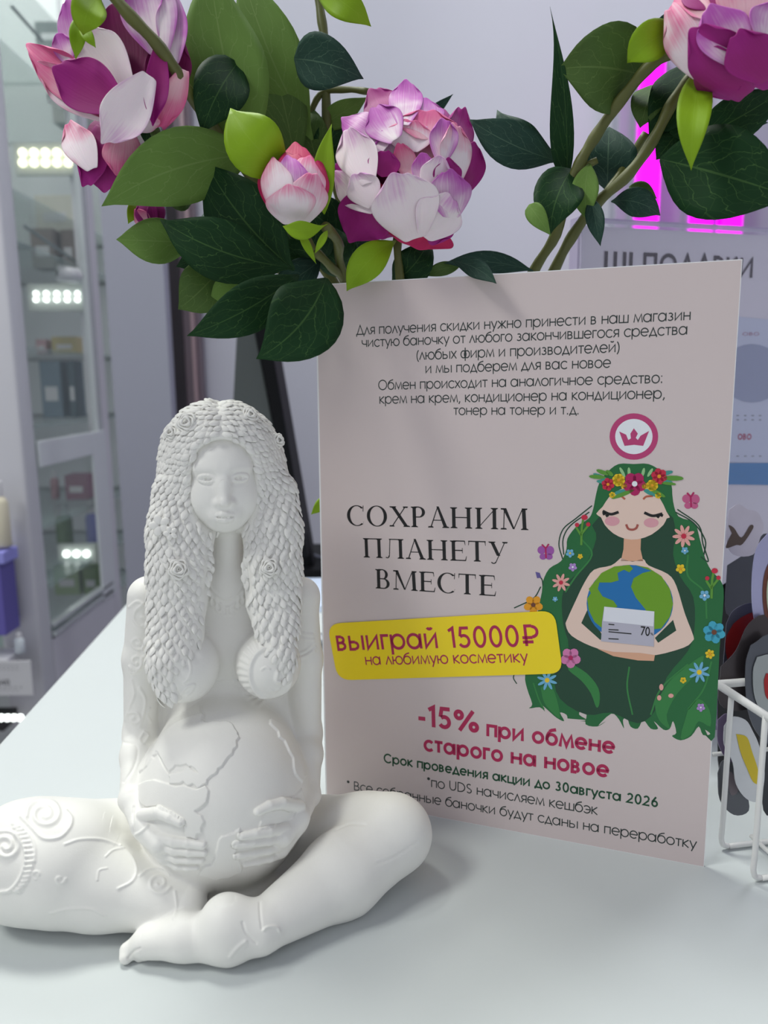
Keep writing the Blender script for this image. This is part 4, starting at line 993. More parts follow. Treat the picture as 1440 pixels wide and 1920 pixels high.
def leaf_mat(name, base, vein, vstr=.5, rough=.5):
    m, N, Lk, b = newmat(name)
    uv = N.new('ShaderNodeUVMap'); uv.uv_map = 'UVMap'; sp = N.new('ShaderNodeSeparateXYZ'); Lk.new(uv.outputs[0], sp.inputs[0])
    def M(op, *a):
        n = N.new('ShaderNodeMath'); n.operation = op
        for i, x in enumerate(a):
            if isinstance(x, (int, float)): n.inputs[i].default_value = x
            else: Lk.new(x, n.inputs[i])
        return n.outputs[0]
    tc = N.new('ShaderNodeTexCoord'); nz = N.new('ShaderNodeTexNoise'); nz.inputs['Scale'].default_value = 5; nz.inputs['Detail'].default_value = 3; Lk.new(uv.outputs[0], nz.inputs['Vector'])
    u = M('ABSOLUTE', M('SUBTRACT', sp.outputs[0], .5)); jit = M('MULTIPLY', M('SUBTRACT', nz.outputs[0], .5), 1.3)
    mid = M('LESS_THAN', u, .012)
    ph = M('FRACT', M('ADD', M('MULTIPLY', M('SUBTRACT', sp.outputs[1], M('MULTIPLY', u, .85)), 5.2), jit))
    vd = M('ABSOLUTE', M('SUBTRACT', ph, .5)); side = M('MULTIPLY', M('LESS_THAN', vd, .022), M('GREATER_THAN', .44, u))
    vo = N.new('ShaderNodeTexVoronoi'); vo.feature = 'DISTANCE_TO_EDGE'; vo.inputs['Scale'].default_value = 8; Lk.new(uv.outputs[0], vo.inputs['Vector'])
    fine = M('MULTIPLY', M('LESS_THAN', vo.outputs['Distance'], .012), .5)
    f = M('MULTIPLY', M('MINIMUM', M('ADD', M('ADD', mid, side), fine), 1.0), vstr)
    n3 = N.new('ShaderNodeTexNoise'); n3.inputs['Scale'].default_value = 40; Lk.new(tc.outputs['Object'], n3.inputs['Vector'])
    c0 = N.new('ShaderNodeMix'); c0.data_type = 'RGBA'; c0.inputs[6].default_value = (*[x * .75 for x in base], 1); c0.inputs[7].default_value = (*[x * 1.25 for x in base], 1); Lk.new(n3.outputs[0], c0.inputs[0])
    c1 = N.new('ShaderNodeMix'); c1.data_type = 'RGBA'; Lk.new(f, c1.inputs[0]); Lk.new(c0.outputs[2], c1.inputs[6]); c1.inputs[7].default_value = (*vein, 1)
    Lk.new(c1.outputs[2], b.inputs['Base Color']); b.inputs['Roughness'].default_value = rough; b.inputs['Specular IOR Level'].default_value = .2
    bp = N.new('ShaderNodeBump'); bp.inputs['Strength'].default_value = .3; bp.inputs['Distance'].default_value = .0005; Lk.new(f, bp.inputs['Height']); Lk.new(bp.outputs[0], b.inputs['Normal'])
    return m
LM = {'dark': leaf_mat('leaf_dark_green', srgb(20, 56, 26), srgb(88, 124, 66), .4, .62), 'blue': leaf_mat('leaf_blue_green', srgb(38, 66, 56), srgb(100, 128, 104), .4, .6),
      'light': leaf_mat('leaf_underside', srgb(100, 132, 62), srgb(134, 160, 96), .35, .7), 'lime': leaf_mat('sepal_lime', srgb(132, 168, 30), srgb(150, 186, 60), .25, .5), 'mid': leaf_mat('leaf_mid_green', srgb(74, 100, 48), srgb(112, 136, 78), .5, .6)}
OTHER = {'dark': 'light', 'blue': 'light', 'light': 'dark', 'lime': 'lime', 'mid': 'dark'}

def ribbon(name, mid3, wl, wr, nrm, mats, parent, fold=0.0, wave=0.0, seed=0, nu=9, thick=.00035, cup=0.0, curl=0.0):
    """blade built on a 3-D midrib; wl / wr = half-widths; nrm = blade normals"""
    n = len(mid3); bm = bmesh.new(); uvl = bm.loops.layers.uv.new('UVMap'); G = []
    ph = seed * 1.7
    for i in range(n):
        p = mid3[i]; t = mid3[min(i + 1, n - 1)] - mid3[max(i - 1, 0)]; t = t / (np.linalg.norm(t) or 1)
        N_ = nrm[i] - t * (nrm[i] @ t); N_ = N_ / (np.linalg.norm(N_) or 1); W = np.cross(t, N_)
        row = []
        v = i / (n - 1)
        for j in range(nu):
            s_ = -1 + 2 * j / (nu - 1); w = wr[i] if s_ > 0 else wl[i]
            h = fold * abs(s_) * w - cup * (1 - s_ * s_) * w + wave * abs(s_) ** 2 * w * math.sin(v * 9 + ph + (2 if s_ > 0 else 0)) + curl * (v ** 3) * w * abs(s_)
            row.append(bm.verts.new(tuple(p + W * s_ * w + N_ * h)))
        G.append(row)
    for i in range(n - 1):
        for j in range(nu - 1):
            f = bm.faces.new((G[i][j], G[i][j + 1], G[i + 1][j + 1], G[i + 1][j]))
            for l, (a, b_) in zip(f.loops, ((i, j), (i, j + 1), (i + 1, j + 1), (i + 1, j))): l[uvl].uv = (b_ / (nu - 1), a / (n - 1))
    bmesh.ops.remove_doubles(bm, verts=bm.verts[:], dist=1e-6)
    me = bpy.data.meshes.new(name); bm.to_mesh(me); bm.free()
    o = link(name, me, mats, parent, True)
    md = o.modifiers.new('s', 'SOLIDIFY'); md.thickness = thick; md.offset = 0
    if len(mats) > 1: md.material_offset = 1
    return o
def view_n(p): 
    v = CAMP - p; return v / np.linalg.norm(v)
_seed = [0]
def leaf(parent, b, t, w, col='dark', d=(.42, .42), bend=0.0, tilt=0.0, fold=.12, wr=None, name='leaf', peak=.42, wave=.10, pinch=1.0):
    """b, t = base and tip pixels; w = width in pixels; d = depths; bend = sideways bow of the midrib in pixels; tilt = lean of the blade (radians)"""
    _seed[0] += 1
    b = np.array(b, float); t = np.array(t, float); n = 15
    dv = t - b; nn = np.array([-dv[1], dv[0]]) / np.linalg.norm(dv); mid = []; wl_, wr_, nr = [], [], []
    for i in range(n):
        v = i / (n - 1); p = b + dv * v + nn * bend * 4 * v * (1 - v)
        dd = d[0] + (d[1] - d[0]) * v - .012 * math.sin(math.pi * v) * (1 if abs(w) > 50 else .3)
        mid.append(at_depth(*p, dd))
        b_e = 1.3 * pinch; a_e = b_e * peak / (1 - peak); pr = (v / peak) ** a_e * ((1 - v) / (1 - peak)) ** b_e
        if i == n - 1: pr = .0
        if i == 0: pr = .04
        s_ = w / 2 * dd / F_PX * pr; wl_.append(s_); wr_.append(s_ if wr is None else wr / 2 * dd / F_PX * pr)
    for p, i in zip(mid, range(n)):
        tt = mid[min(i + 1, n - 1)] - mid[max(i - 1, 0)]; tt /= np.linalg.norm(tt); vn = view_n(p); sd = np.cross(tt, vn)
        nr.append(vn * math.cos(tilt) + sd * math.sin(tilt))
    c = math.cos(tilt); wl_ = [x / c for x in wl_]; wr_ = [x / c for x in wr_]
    return ribbon(name, mid, wl_, wr_, nr, (LM[col], LM[OTHER[col]]), parent, fold=fold, wave=wave, seed=_seed[0])

def petal(parent, fc, R, D, b, t, w, off, col, lift=.25, round_=.55, wave=.07, name='petal', cup=.14, flat=.85, thick=.0004, dip=0.0):
    """petal hugging a ball of radius R px at pixel fc and depth D"""
    _seed[0] += 1
    sc = D / F_PX; n = 13; b = np.array(b, float); t = np.array(t, float); fc = np.array(fc, float)
    nu = 11; dv = t - b; L_ = np.linalg.norm(dv); dh = dv / L_; nn = np.array([-dh[1], dh[0]])
    bm = bmesh.new(); uvl = bm.loops.layers.uv.new('UVMap'); G = []; ph = _seed[0] * 2.3; r_ = random.Random(_seed[0])
    a1, a2 = r_.uniform(0, 6), r_.uniform(0, 6)
    for i in range(n):
        v = i / (n - 1); row = []
        pr = (.34 + .66 * math.sin(math.pi * min(v / .62, 1) / 2)) * (1 if v < .62 else 1 - .50 * ((v - .62) / .38) ** 2.6)
        for j in range(nu):
            s_ = -1 + 2 * j / (nu - 1)
            edge = v if v > abs(s_) else abs(s_)
            vv = v - v * v * (.10 * s_ * s_ + .10 * s_ ** 6) + .03 * v * v * math.sin(6 * s_ + a1)
            p = b + dv * vv + nn * s_ * w / 2 * pr
            rho = np.linalg.norm(p - fc)
            z_ = flat * math.sqrt(max(R * R - rho * rho, 0)) if rho < R * .98 else flat * (R * .2 - (rho - R * .98) * 1.2)
            z_ -= dip * math.exp(-(rho / (R * .38)) ** 2) * R
            z_ += off * 1.8 + lift * L_ * max(0, v - .55) ** 2 * 1.6 + wave * L_ * .5 * (edge ** 2) * math.sin(3.6 * s_ + 4 * v + ph) - cup * L_ * (1 - s_ * s_) * math.sin(math.pi * v) * .5
            p2 = p + np.array([math.sin(4 * v + a1 + 3 * s_), math.cos(5 * s_ + a2)]) * wave * 22 * edge
            row.append(bm.verts.new(tuple(at_depth(p2[0], p2[1], D - z_ * sc))))
        G.append(row)
    for i in range(n - 1):
        for j in range(nu - 1):
            f = bm.faces.new((G[i][j], G[i][j + 1], G[i + 1][j + 1], G[i + 1][j]))
            for l, (a, c_) in zip(f.loops, ((i, j), (i, j + 1), (i + 1, j + 1), (i + 1, j))): l[uvl].uv = (c_ / (nu - 1), a / (n - 1))
    me = bpy.data.meshes.new(name); bm.to_mesh(me); bm.free()
    o = link(name, me, PM[col], parent, True)
    md = o.modifiers.new('s', 'SOLIDIFY'); md.thickness = thick; md.offset = 0
    sb = o.modifiers.new('b', 'SUBSURF'); sb.levels = 1; sb.render_levels = 1
    return o
def ball(name, fc, R, D, mt, parent, sx=1, sy=1, flat=.8):
    bm = bmesh.new(); r = bmesh.ops.create_uvsphere(bm, u_segments=20, v_segments=12, radius=1); sc = D / F_PX
    for v in bm.verts:
        v.co = Vector(at_depth(fc[0] + v.co.x * R * sx, fc[1] + v.co.z * R * sy, D + v.co.y * R * sc * flat))
    return bmobj(name, bm, mt, parent, True)
m_stem = mat('stem_olive', srgb(92, 96, 44), rough=.5, noise=.3, scale=90, bump=.3, bscale=300)
def stem_tube(name, pts, r, parent, mt=None):
    """pts = (px, py, depth); r = radius in px"""
    P = smooth_path([at_depth(x, y, d) for x, y, d in pts], 5)
    rr = [r * .41 / F_PX * (1 + .10 * math.sin(i * 1.3)) for i in range(len(P))]
    return tube(name, P, rr, mt or m_stem, parent, 10)

VX, VY = 0.055, 0.50        # vase axis
vase_top = 0.165
def vpt(dx, dy, z): return np.array([VX + dx, VY + dy, z])
def px_of(P):
    q, z = project(np.array(P)[None]); return (q[0][0], q[0][1], z[0])
vase = empty('vase', (VX, VY, 0), 'white ceramic vase hidden behind the pink poster, holding the peonies', 'vase')
prof_v = [(0.0, .0), (.026, 0), (.03, .004), (.036, .04), (.037, .09), (.030, .135), (.024, .150), (.026, .165), (.0235, .165), (.0215, .15), (.027, .135), (.033, .09), (.032, .04), (.0, .008)]
VV = []; FF = []
for r_, z_ in prof_v:
    for k in range(32): a = 2 * math.pi * k / 32; VV.append((VX + r_ * math.cos(a), VY + r_ * math.sin(a), z_))
for i in range(len(prof_v) - 1):
    for k in range(32): FF.append((i * 32 + k, i * 32 + (k + 1) % 32, i * 32 + 32 + (k + 1) % 32, i * 32 + 32 + k))
mesh('body', VV, FF, mat('vase_glaze', srgb(235, 235, 235), rough=.25), vase, True)

def branch(label, root=(0, 0)):
    e = empty('artificial_peony', (VX + root[0], VY + root[1], .17), label, 'artificial flower', 'artificial peonies standing in the vase'); return e

# --- the full bloom and its bud
A1 = branch('full pink and white peony bloom above the poster with a bud at its side', (0, 0))
fl = empty('flower'); fl.parent = A1; FC = (760, 312); D1 = .395
def pt(*a, **k): return petal(fl, FC, 132, D1, *a, **k)
ball('heart', (763, 315), 92, D1 + .008, PM['dark'], fl, 1.05, 1.05, .8)
for k in range(11):             # outer whorl behind
    a = 2 * math.pi * k / 11 + .2; c_, s_ = math.cos(a), math.sin(a)
    petal(fl, FC, 132, D1, (FC[0] + 55 * c_, FC[1] + 55 * s_), (FC[0] + 131 * c_, FC[1] + (143 if s_ > 0 else 128) * s_), 104, -22 - (k % 2) * 5, ['magenta', 'lilac', 'magenta', 'red', 'magenta'][k % 5] if s_ < .3 else ['red', 'magenta'][k % 2], lift=.0, wave=.06)
pt((740, 240), (696, 166), 74, -6, 'magenta'); pt((758, 235), (762, 150), 66, 4, 'lilac', wave=.05); pt((790, 240), (800, 184), 78, 0, 'lilac')
pt((845, 320), (868, 200), 66, -8, 'magenta'); pt((860, 370), (890, 268), 66, -6, 'magenta'); pt((855, 345), (852, 232), 62, 6, 'whitepink')
pt((724, 278), (642, 222), 76, 0, 'lilac'); pt((742, 262), (700, 200), 76, 6, 'lilac'); pt((690, 345), (652, 240), 80, 8, 'white'); pt((706, 392), (630, 322), 72, 5, 'white')
pt((800, 262), (804, 206), 118, 2, 'pink', dip=.1); pt((765, 285), (772, 224), 96, 4, 'whitepink', dip=.25); pt((742, 305), (720, 244), 60, 2, 'lilac', dip=.25)
pt((830, 305), (832, 222), 56, 6, 'lilac', dip=.1)
pt((720, 332), (722, 282), 62, 6, 'magenta', dip=.2); pt((770, 335), (748, 268), 44, 6, 'pink', dip=.25); pt((790, 318), (790, 250), 70, -4, 'pink', dip=.3)
pt((800, 360), (792, 286), 50, 8, 'lilac', dip=.12); pt((806, 375), (826, 292), 62, 10, 'white', dip=.05); pt((842, 360), (838, 296), 56, 6, 'magenta')
pt((846, 408), (842, 318), 84, 12, 'lilac', lift=.1)
pt((700, 385), (664, 326), 66, 9, 'white')
pt((780, 448), (742, 324), 132, 14, 'white', lift=.3, round_=.7); pt((796, 446), (845, 366), 96, 12, 'white', round_=.7)
pt((716, 352), (655, 452), 108, 7, 'magenta', lift=.05, wave=.07); pt((790, 410), (772, 464), 150, -2, 'red', lift=0, wave=.05); pt((800, 400), (856, 432), 96, 6, 'magenta', lift=0)
# bud
bud = empty('bud'); bud.parent = A1; BC = (553, 344); DB = .375
ball('heart', (553, 345), 54, DB + .004, PM['whitepink'], bud, 1.0, 1.15, .95)
def pb(*a, **k): return petal(bud, BC, 66, DB, *a, **{**dict(lift=0, wave=.02, cup=0, flat=.9, round_=.5), **k})
pb((556, 415), (601, 300), 72, -2, 'red'); pb((520, 400), (506, 300), 60, -4, 'red'); pb((553, 418), (556, 268), 100, -10, 'red')
pb((548, 400), (545, 286), 96, 0, 'red'); pb((560, 408), (578, 292), 84, 1.5, 'whitepink'); pb((545, 395), (541, 292), 76, 2.5, 'lilac'); pb((528, 408), (512, 296), 62, 4, 'whitepink'); pb((566, 416), (588, 324), 78, 4.5, 'whitepink'); pb((548, 420), (542, 346), 96, 6, 'whitepink')
def sep(parent, *a, **k): return leaf(parent, *a, **{**dict(col='lime', name='sepal', fold=.2, wave=.04), **k})
sep(A1, (545, 322), (432, 203), 108, d=(.385, .37), bend=-14, peak=.5); sep(A1, (608, 402), (622, 232), 42, d=(.38, .372), bend=-8); sep(A1, (614, 420), (530, 424), 34, d=(.37, .36), bend=-10, peak=.6); sep(A1, (614, 432), (590, 476), 14, d=(.37, .365))
sep(A1, (742, 452), (650, 546), 62, d=(.40, .395), bend=10, peak=.5)
stem_tube('stem', [(610, 425, .375), (634, 455, .395), (640, 505, .418), (690, 640, .44), px_of(vpt(-.012, -.004, .17)), px_of(vpt(0, 0, .02))], 9, A1)
stem_tube('stem', [(745, 440, .41), (748, 500, .415), (770, 640, .44), px_of(vpt(-.004, -.008, .17)), px_of(vpt(.004, 0, .02))], 8, A1)
# --- tall leafy branch behind, going up out of the frame
A2 = branch('tall leafy peony stem rising out of the top of the frame, between the blooms', (-.008, 0))
stem_tube('stem', [(590, -60, .43), (602, 30, .43), (610, 90, .43), (612, 200, .43), (618, 300, .435), (655, 440, .44), (672, 520, .45), px_of(vpt(-.012, .004, .17)), px_of(vpt(-.006, .006, .02))], 9, A2)
stem_tube('stem', [(595, -30, .43), (570, -60, .42)], 12, A2); stem_tube('stem', [(692, 172, .42), (650, 168, .425), (600, 178, .43), (578, 240, .435), (590, 300, .44), (640, 430, .445)], 6, A2)
leaf(A2, (476, 320), (392, -70), 150, 'light', d=(.41, .39), bend=-10, peak=.5, tilt=.15); leaf(A2, (586, 262), (452, -60), 120, 'light', d=(.43, .41), bend=-12, peak=.5, tilt=-.2)
leaf(A2, (556, 330), (480, 30), 88, 'mid', d=(.435, .42), bend=10, peak=.5); leaf(A2, (596, 310), (560, 180), 70, 'mid', d=(.445, .44)); leaf(A2, (600, 320), (640, 200), 60, 'dark', d=(.45, .44))
leaf(A2, (552, 110), (682, 148), 96, 'blue', d=(.40, .385), bend=-8, peak=.34, wave=.05); leaf(A2, (446, 118), (378, 252), 100, 'dark', d=(.39, .38), peak=.36, bend=8); leaf(A2, (585, -25), (696, 50), 58, 'lime', d=(.40, .39), peak=.45, bend=-8)
leaf(A2, (596, 240), (690, 182), 44, 'light', d=(.435, .43)); leaf(A2, (500, 300), (440, 150), 110, 'mid', d=(.45, .44)); leaf(A2, (560, 420), (480, 330), 80, 'blue', d=(.45, .44)); leaf(A2, (780, 240), (850, 176), 22, 'blue', d=(.45, .44))
leaf(A2, (460, 300), (320, 250), 70, 'dark', d=(.45, .44)); leaf(A2, (640, 440), (560, 380), 90, 'dark', d=(.44, .44))
# --- leaf fan at lower left
A3 = branch('spray of dark green peony leaves hanging over the poster top left corner', (-.012, -.004))
stem_tube('stem', [(590, 470, .40), (620, 500, .41), (650, 540, .425), (700, 700, .45), px_of(vpt(-.016, -.006, .17)), px_of(vpt(-.008, 0, .02))], 8, A3)
leaf(A3, (476, 290), (190, 387), 132, 'light', d=(.40, .36), bend=22, peak=.45); stem_tube('stem', [(470, 288, .40), (520, 330, .41), (590, 470, .40)], 5, A3)
leaf(A3, (370, 455), (218, 449), 82, 'light', d=(.42, .40), peak=.5); leaf(A3, (552, 506), (386, 304), 136, 'dark', d=(.40, .385), bend=-14, peak=.5)
leaf(A3, (548, 502), (300, 412), 112, 'dark', d=(.395, .37), bend=-16, peak=.52, wave=.05); leaf(A3, (430, 480), (334, 580), 92, 'mid', d=(.42, .405), bend=-6, peak=.55); leaf(A3, (500, 500), (396, 604), 84, 'light', d=(.42, .41), bend=6, peak=.5)
leaf(A3, (410, 470), (330, 500), 50, 'dark', d=(.41, .405)); leaf(A3, (560, 516), (350, 630), 92, 'dark', d=(.385, .355), bend=-10, peak=.45, wave=.05); leaf(A3, (612, 522), (480, 673), 142, 'dark', d=(.38, .35), bend=-20, peak=.42, wave=.05)
leaf(A3, (560, 480), (430, 330), 110, 'dark', d=(.44, .43)); leaf(A3, (600, 500), (540, 400), 110, 'dark', d=(.43, .42)); leaf(A3, (640, 520), (620, 420), 80, 'dark', d=(.44, .43)); leaf(A3, (600, 490), (500, 560), 60, 'blue', d=(.425, .42)); leaf(A3, (690, 520), (650, 400), 80, 'blue', d=(.45, .44))
leaf(A3, (736, 530), (806, 444), 70, 'dark', d=(.43, .42), bend=10); leaf(A3, (560, 430), (593, 495), 16, 'lime', d=(.38, .38)); leaf(A3, (390, 390), (440, 470), 90, 'blue', d=(.44, .43)); leaf(A3, (620, 930), (583, 965), 24, 'lime', d=(.47, .46)); 
tube('stem', smooth_path([at_depth(620, 930, .47), at_depth(700, 860, .48), vpt(-.015, .004, .17), vpt(-.004, .004, .05)], 4), .0012, m_stem, A3)
# --- wide open bloom, top left
A4 = branch('wide open magenta and white peony at the top left with two smaller blooms', (-.006, .008))
stem_tube('stem', [(190, -40, .345), (235, 20, .345), (292, 80, .35), (335, 140, .36), (366, 190, .375), (470, 330, .42), (620, 520, .46), px_of(vpt(-.012, .01, .17)), px_of(vpt(-.004, .008, .02))], 10, A4)
f4 = empty('flower'); f4.parent = A4; D4 = .37; C4 = (225, 110)
def p4(*a, **k): return petal(f4, C4, 170, D4, *a, **{**dict(flat=.35, lift=.15), **k})
ball('heart', (235, 95), 66, D4 + .01, PM['dark'], f4, 1.1, 1.3, .5)
p4((240, 165), (210, 10), 150, -12, 'dark', wave=.04); p4((300, 200), (330, 60), 90, -14, 'dark', wave=.04); p4((150, 120), (126, -2), 60, -8, 'lilac'); p4((130, 120), (108, 62), 44, -4, 'lilac')
p4((240, 165), (150, 46), 90, -4, 'white', wave=.05); p4((200, 212), (52, 84), 80, -2, 'pink', wave=.06); p4((215, 222), (70, 120), 84, -6, 'whitepink', wave=.05)
p4((226, 200), (102, 124), 104, 8, 'magenta', wave=.05, round_=.6); p4((300, 100), (262, -50), 110, 2, 'lilac', wave=.05); p4((325, 120), (318, -20), 60, -2, 'lilac'); p4((345, 130), (300, 242), 56, 2, 'pink', wave=.05)
p4((300, 80), (286, 234), 48, 10, 'magenta', wave=.04); p4((282, 142), (194, 268), 96, 16, 'white', wave=.06, round_=.45, lift=.3); p4((240, 235), (300, 228), 40, 6, 'whitepink')
sep(A4, (185, -10), (156, 66), 62, d=(.345, .34), bend=8); sep(A4, (148, 30), (142, 112), 30, d=(.35, .35)); sep(A4, (150, 45), (180, 90), 22, d=(.348, .345))
f5 = empty('flower'); f5.parent = A4; C5 = (195, 290); D5 = .385
def p5(*a, **k): return petal(f5, C5, 78, D5, *a, **{**dict(lift=.05, wave=.05), **k})
ball('heart', (205, 290), 52, D5 + .006, PM['dark'], f5, 1, 1, .8)
p5((190, 250), (200, 360), 90, 0, 'magenta'); p5((235, 240), (226, 330), 78, 8, 'pink'); p5((190, 236), (160, 350), 60, 6, 'magenta'); p5((172, 318), (128, 228), 66, 10, 'whitepink'); p5((165, 240), (185, 250), 60, 2, 'magenta'); p5((260, 250), (262, 300), 40, 0, 'lilac')
sep(A4, (275, 225), (275, 272), 26, col='dark', d=(.378, .378)); sep(A4, (292, 235), (288, 262), 20, col='mid', d=(.376, .376))
stem_tube('stem', [(262, 262, .39), (330, 300, .41), (450, 400, .43), (600, 500, .455), px_of(vpt(-.010, .012, .17)), px_of(vpt(-.002, .01, .02))], 6, A4)
f6 = empty('bud'); f6.parent = A4; C6 = (278, 402)
ball('heart', (280, 400), 22, .42, PM['magenta'], f6, 1, 1.4, .9)
for a, b_, w_, c_ in (((285, 432), (266, 372), 44, 'magenta'), ((290, 430), (296, 370), 36, 'magenta'), ((280, 432), (254, 392), 30, 'pink')): petal(f6, C6, 34, .415, a, b_, w_, 2, c_, lift=0, wave=.03)
sep(A4, (262, 372), (240, 420), 26, d=(.415, .41))
leaf(A4, (372, 360), (300, 330), 90, 'mid', d=(.43, .42)); stem_tube('stem', [(300, 430, .42), (380, 470, .43), (600, 530, .46)], 5, A4)
# --- right-hand branch with the bloom cut by the corner of the frame
A5 = branch('peony branch leaning right, its magenta bloom cut by the top right corner', (.008, 0))
stem_tube('stem', [(1290, 88, .36), (1225, 118, .365), (1170, 180, .375), (1120, 250, .385), (1090, 300, .39), (1068, 350, .395), (1042, 440, .41), (1000, 510, .425), (940, 640, .45), px_of(vpt(.012, -.002, .17)), px_of(vpt(.004, 0, .02))], 10, A5)
stem_tube('stem', [(1300, 140, .37), (1262, 190, .375), (1226, 260, .38), (1180, 325, .385), (1120, 380, .395), (1075, 440, .41), (1040, 505, .43), (990, 620, .455), px_of(vpt(.016, .002, .17)), px_of(vpt(.006, 0, .02))], 10, A5)
stem_tube('stem', [(1212, 250, .40), (1180, 300, .405), (1150, 345, .40), (1120, 385, .395)], 8, A5); stem_tube('stem', [(1120, 300, .39), (1070, 325, .395), (1050, 330, .40)], 6, A5)
f7 = empty('flower'); f7.parent = A5; C7 = (1380, 50); D7 = .345
def p7(*a, **k): return petal(f7, C7, 140, D7, *a, **{**dict(lift=.05, wave=.06), **k})
ball('heart', (1390, 40), 112, D7 + .012, PM['dark'], f7, 1, 1, .7)
for k in range(10):
    a = 2 * math.pi * k / 10 + .3; c_, s_ = math.cos(a), math.sin(a)
    p7((C7[0] + 50 * c_, C7[1] + 50 * s_), (C7[0] + 130 * c_, C7[1] + 130 * s_), 110, -14, ['magenta', 'red', 'pink'][k % 3], lift=0)
p7((1340, 160), (1256, 10), 100, -2, 'whitepink'); p7((1400, 180), (1300, 50), 120, 8, 'magenta'); p7((1390, 120), (1330, 10), 110, 6, 'lilac'); p7((1440, 150), (1380, 60), 110, 12, 'magenta'); p7((1400, 60), (1400, -60), 120, 2, 'pink'); p7((1440, 90), (1470, 0), 110, 8, 'lilac'); p7((1330, 90), (1370, 186), 110, 4, 'magenta'); p7((1420, 60), (1450, 170), 110, 4, 'magenta')
sep(A5, (1284, 52), (1176, 118), 70, d=(.36, .35), bend=12, peak=.55); sep(A5, (1312, 128), (1296, 320), 62, d=(.35, .335), bend=4, peak=.4); sep(A5, (1270, 30), (1230, 40), 20, col='blue', d=(.37, .37))
leaf(A5, (1206, 142), (1046, 130), 150, 'mid', d=(.385, .375), bend=10, peak=.4, fold=.16); leaf(A5, (1290, 120), (1215, 262), 92, 'dark', d=(.395, .39), bend=-6); leaf(A5, (1222, 160), (1200, 240), 60, 'mid', d=(.40, .39))
leaf(A5, (1046, 302), (880, 224), 78, 'blue', d=(.41, .39), bend=-8, peak=.5); leaf(A5, (1044, 290), (932, 206), 70, 'blue', d=(.42, .41), bend=-22, peak=.5); leaf(A5, (1062, 345), (1031, 12), 62, 'dark', d=(.41, .37), bend=12, peak=.3, wr=26, fold=.4, pinch=1.5)
leaf(A5, (1138, 362), (1142, 238), 104, 'blue', d=(.42, .41), peak=.55); leaf(A5, (1072, 318), (1032, 440), 92, 'dark', d=(.395, .38), bend=10, peak=.4); leaf(A5, (992, 384), (1033, 442), 36, 'light', d=(.376, .376), peak=.3)
leaf(A5, (1106, 306), (1104, 416), 50, 'light', d=(.39, .385), peak=.45, bend=8); leaf(A5, (1108, 370), (1126, 462), 34, 'blue', d=(.385, .38)); leaf(A5, (1146, 378), (1238, 404), 52, 'blue', d=(.41, .41), bend=-12, peak=.5); leaf(A5, (1180, 350), (1232, 372), 36, 'mid', d=(.415, .41))
leaf(A5, (1238, 298), (1490, 372), 164, 'dark', d=(.37, .34), bend=-4, peak=.42, wave=.04); leaf(A5, (1300, 262), (1480, 160), 84, 'dark', d=(.385, .37), bend=6); leaf(A5, (1290, 240), (1440, 230), 60, 'blue', d=(.395, .39)); leaf(A5, (1270, 250), (1230, 300), 50, 'dark', d=(.385, .385)); leaf(A5, (1300, 200), (1260, 290), 60, 'dark', d=(.40, .39))
leaf(A5, (1000, 508), (832, 494), 40, 'blue', d=(.42, .415), bend=10, peak=.5); leaf(A5, (846, 488), (931, 532), 36, 'blue', d=(.395, .365), bend=-8, peak=.5); leaf(A5, (862, 500), (790, 518), 26, 'mid', d=(.42, .42), bend=4)
# ------------------------------------------------------------------ display case at the left
m_alu = mat('white_aluminium', srgb(210, 210, 216), rough=.35, spec=.6)
m_alu2 = mat('silver_profile', srgb(200, 206, 208), rough=.25, metal=.4)
m_glass = glassmat('case_glass', srgb(200, 215, 212), alpha=.10)
m_shelf = glassmat('shelf_glass', srgb(170, 200, 194), alpha=.25)
CX = -.6
pn = at_x(104, 1195, CX); pf = at_x(218, 1105, CX)
case = empty('display_case', (-.85, 1.6, -.9), 'tall glass fronted display case with lit shelves at the left edge', 'display case')
area('case_lamp', (-.9, 1.62, 1.6), (-.9, 1.75, 0), .4, .3, 3, (.95, 1, .95)); YN, YF = pn[1] - .03, pf[1]; ZR = pn[2]
_zf = at_x(190, 805, CX)[2]
box('corner_post', (CX - .066, CX, YN - .03, YN + .02, -.9, 2.2), m_alu, case, .006, True)
box('far_post', (CX - .03, CX, YF - .012, YF + .03, -.9, 2.2), m_alu, case, .003)
box('glazing_bead', (CX - .01, CX + .004, YF - .045, YF - .03, ZR, 2.2), m_alu2, case, .002)
box('glazing_bead', (CX - .01, CX + .004, YF - .028, YF - .018, ZR, 2.2), m_alu2, case, .002)
box('bottom_rail', (CX - .03, CX, YN + .02, YF - .012, ZR - .12, ZR), m_alu, case, .003)
box('glazing_bead', (CX - .01, CX + .006, YN + .02, YF - .03, ZR + .004, ZR + .014), m_alu2, case, .002)
box('glazing_bead', (CX - .01, CX + .006, YN + .02, YF - .03, ZR + .022, ZR + .03), m_alu2, case, .002)
box('glass_panel', (CX - .012, CX - .006, YN + .02, YF - .012, ZR, 2.2), m_glass, case)
XB = -1.25
box('back_panel', (XB, CX - .03, 1.93, 1.96, -.9, 2.2), mat('case_back', srgb(226, 230, 230), rough=.6), case)
box('side_panel', (XB - .02, XB, YN, 1.96, -.9, 2.2), mat('case_back', srgb(186, 190, 190)), case)
shz = [at_y(100, p_, 1.7)[2] for p_ in (1112, 1030, 938, 782, 664, 503, 424, 200, 70)]
for z_ in shz: box('glass_shelf', (XB, CX - .03, YN + .06, 1.93, z_ - .008, z_), m_shelf, case)
m_led = mat('led_warm', (1.0, 1.0, .72), emit=2.2); m_ledw = mat('led_white', (.93, 1.0, .96), emit=3); m_bar = mat('led_bar', srgb(190, 196, 190), rough=.4)
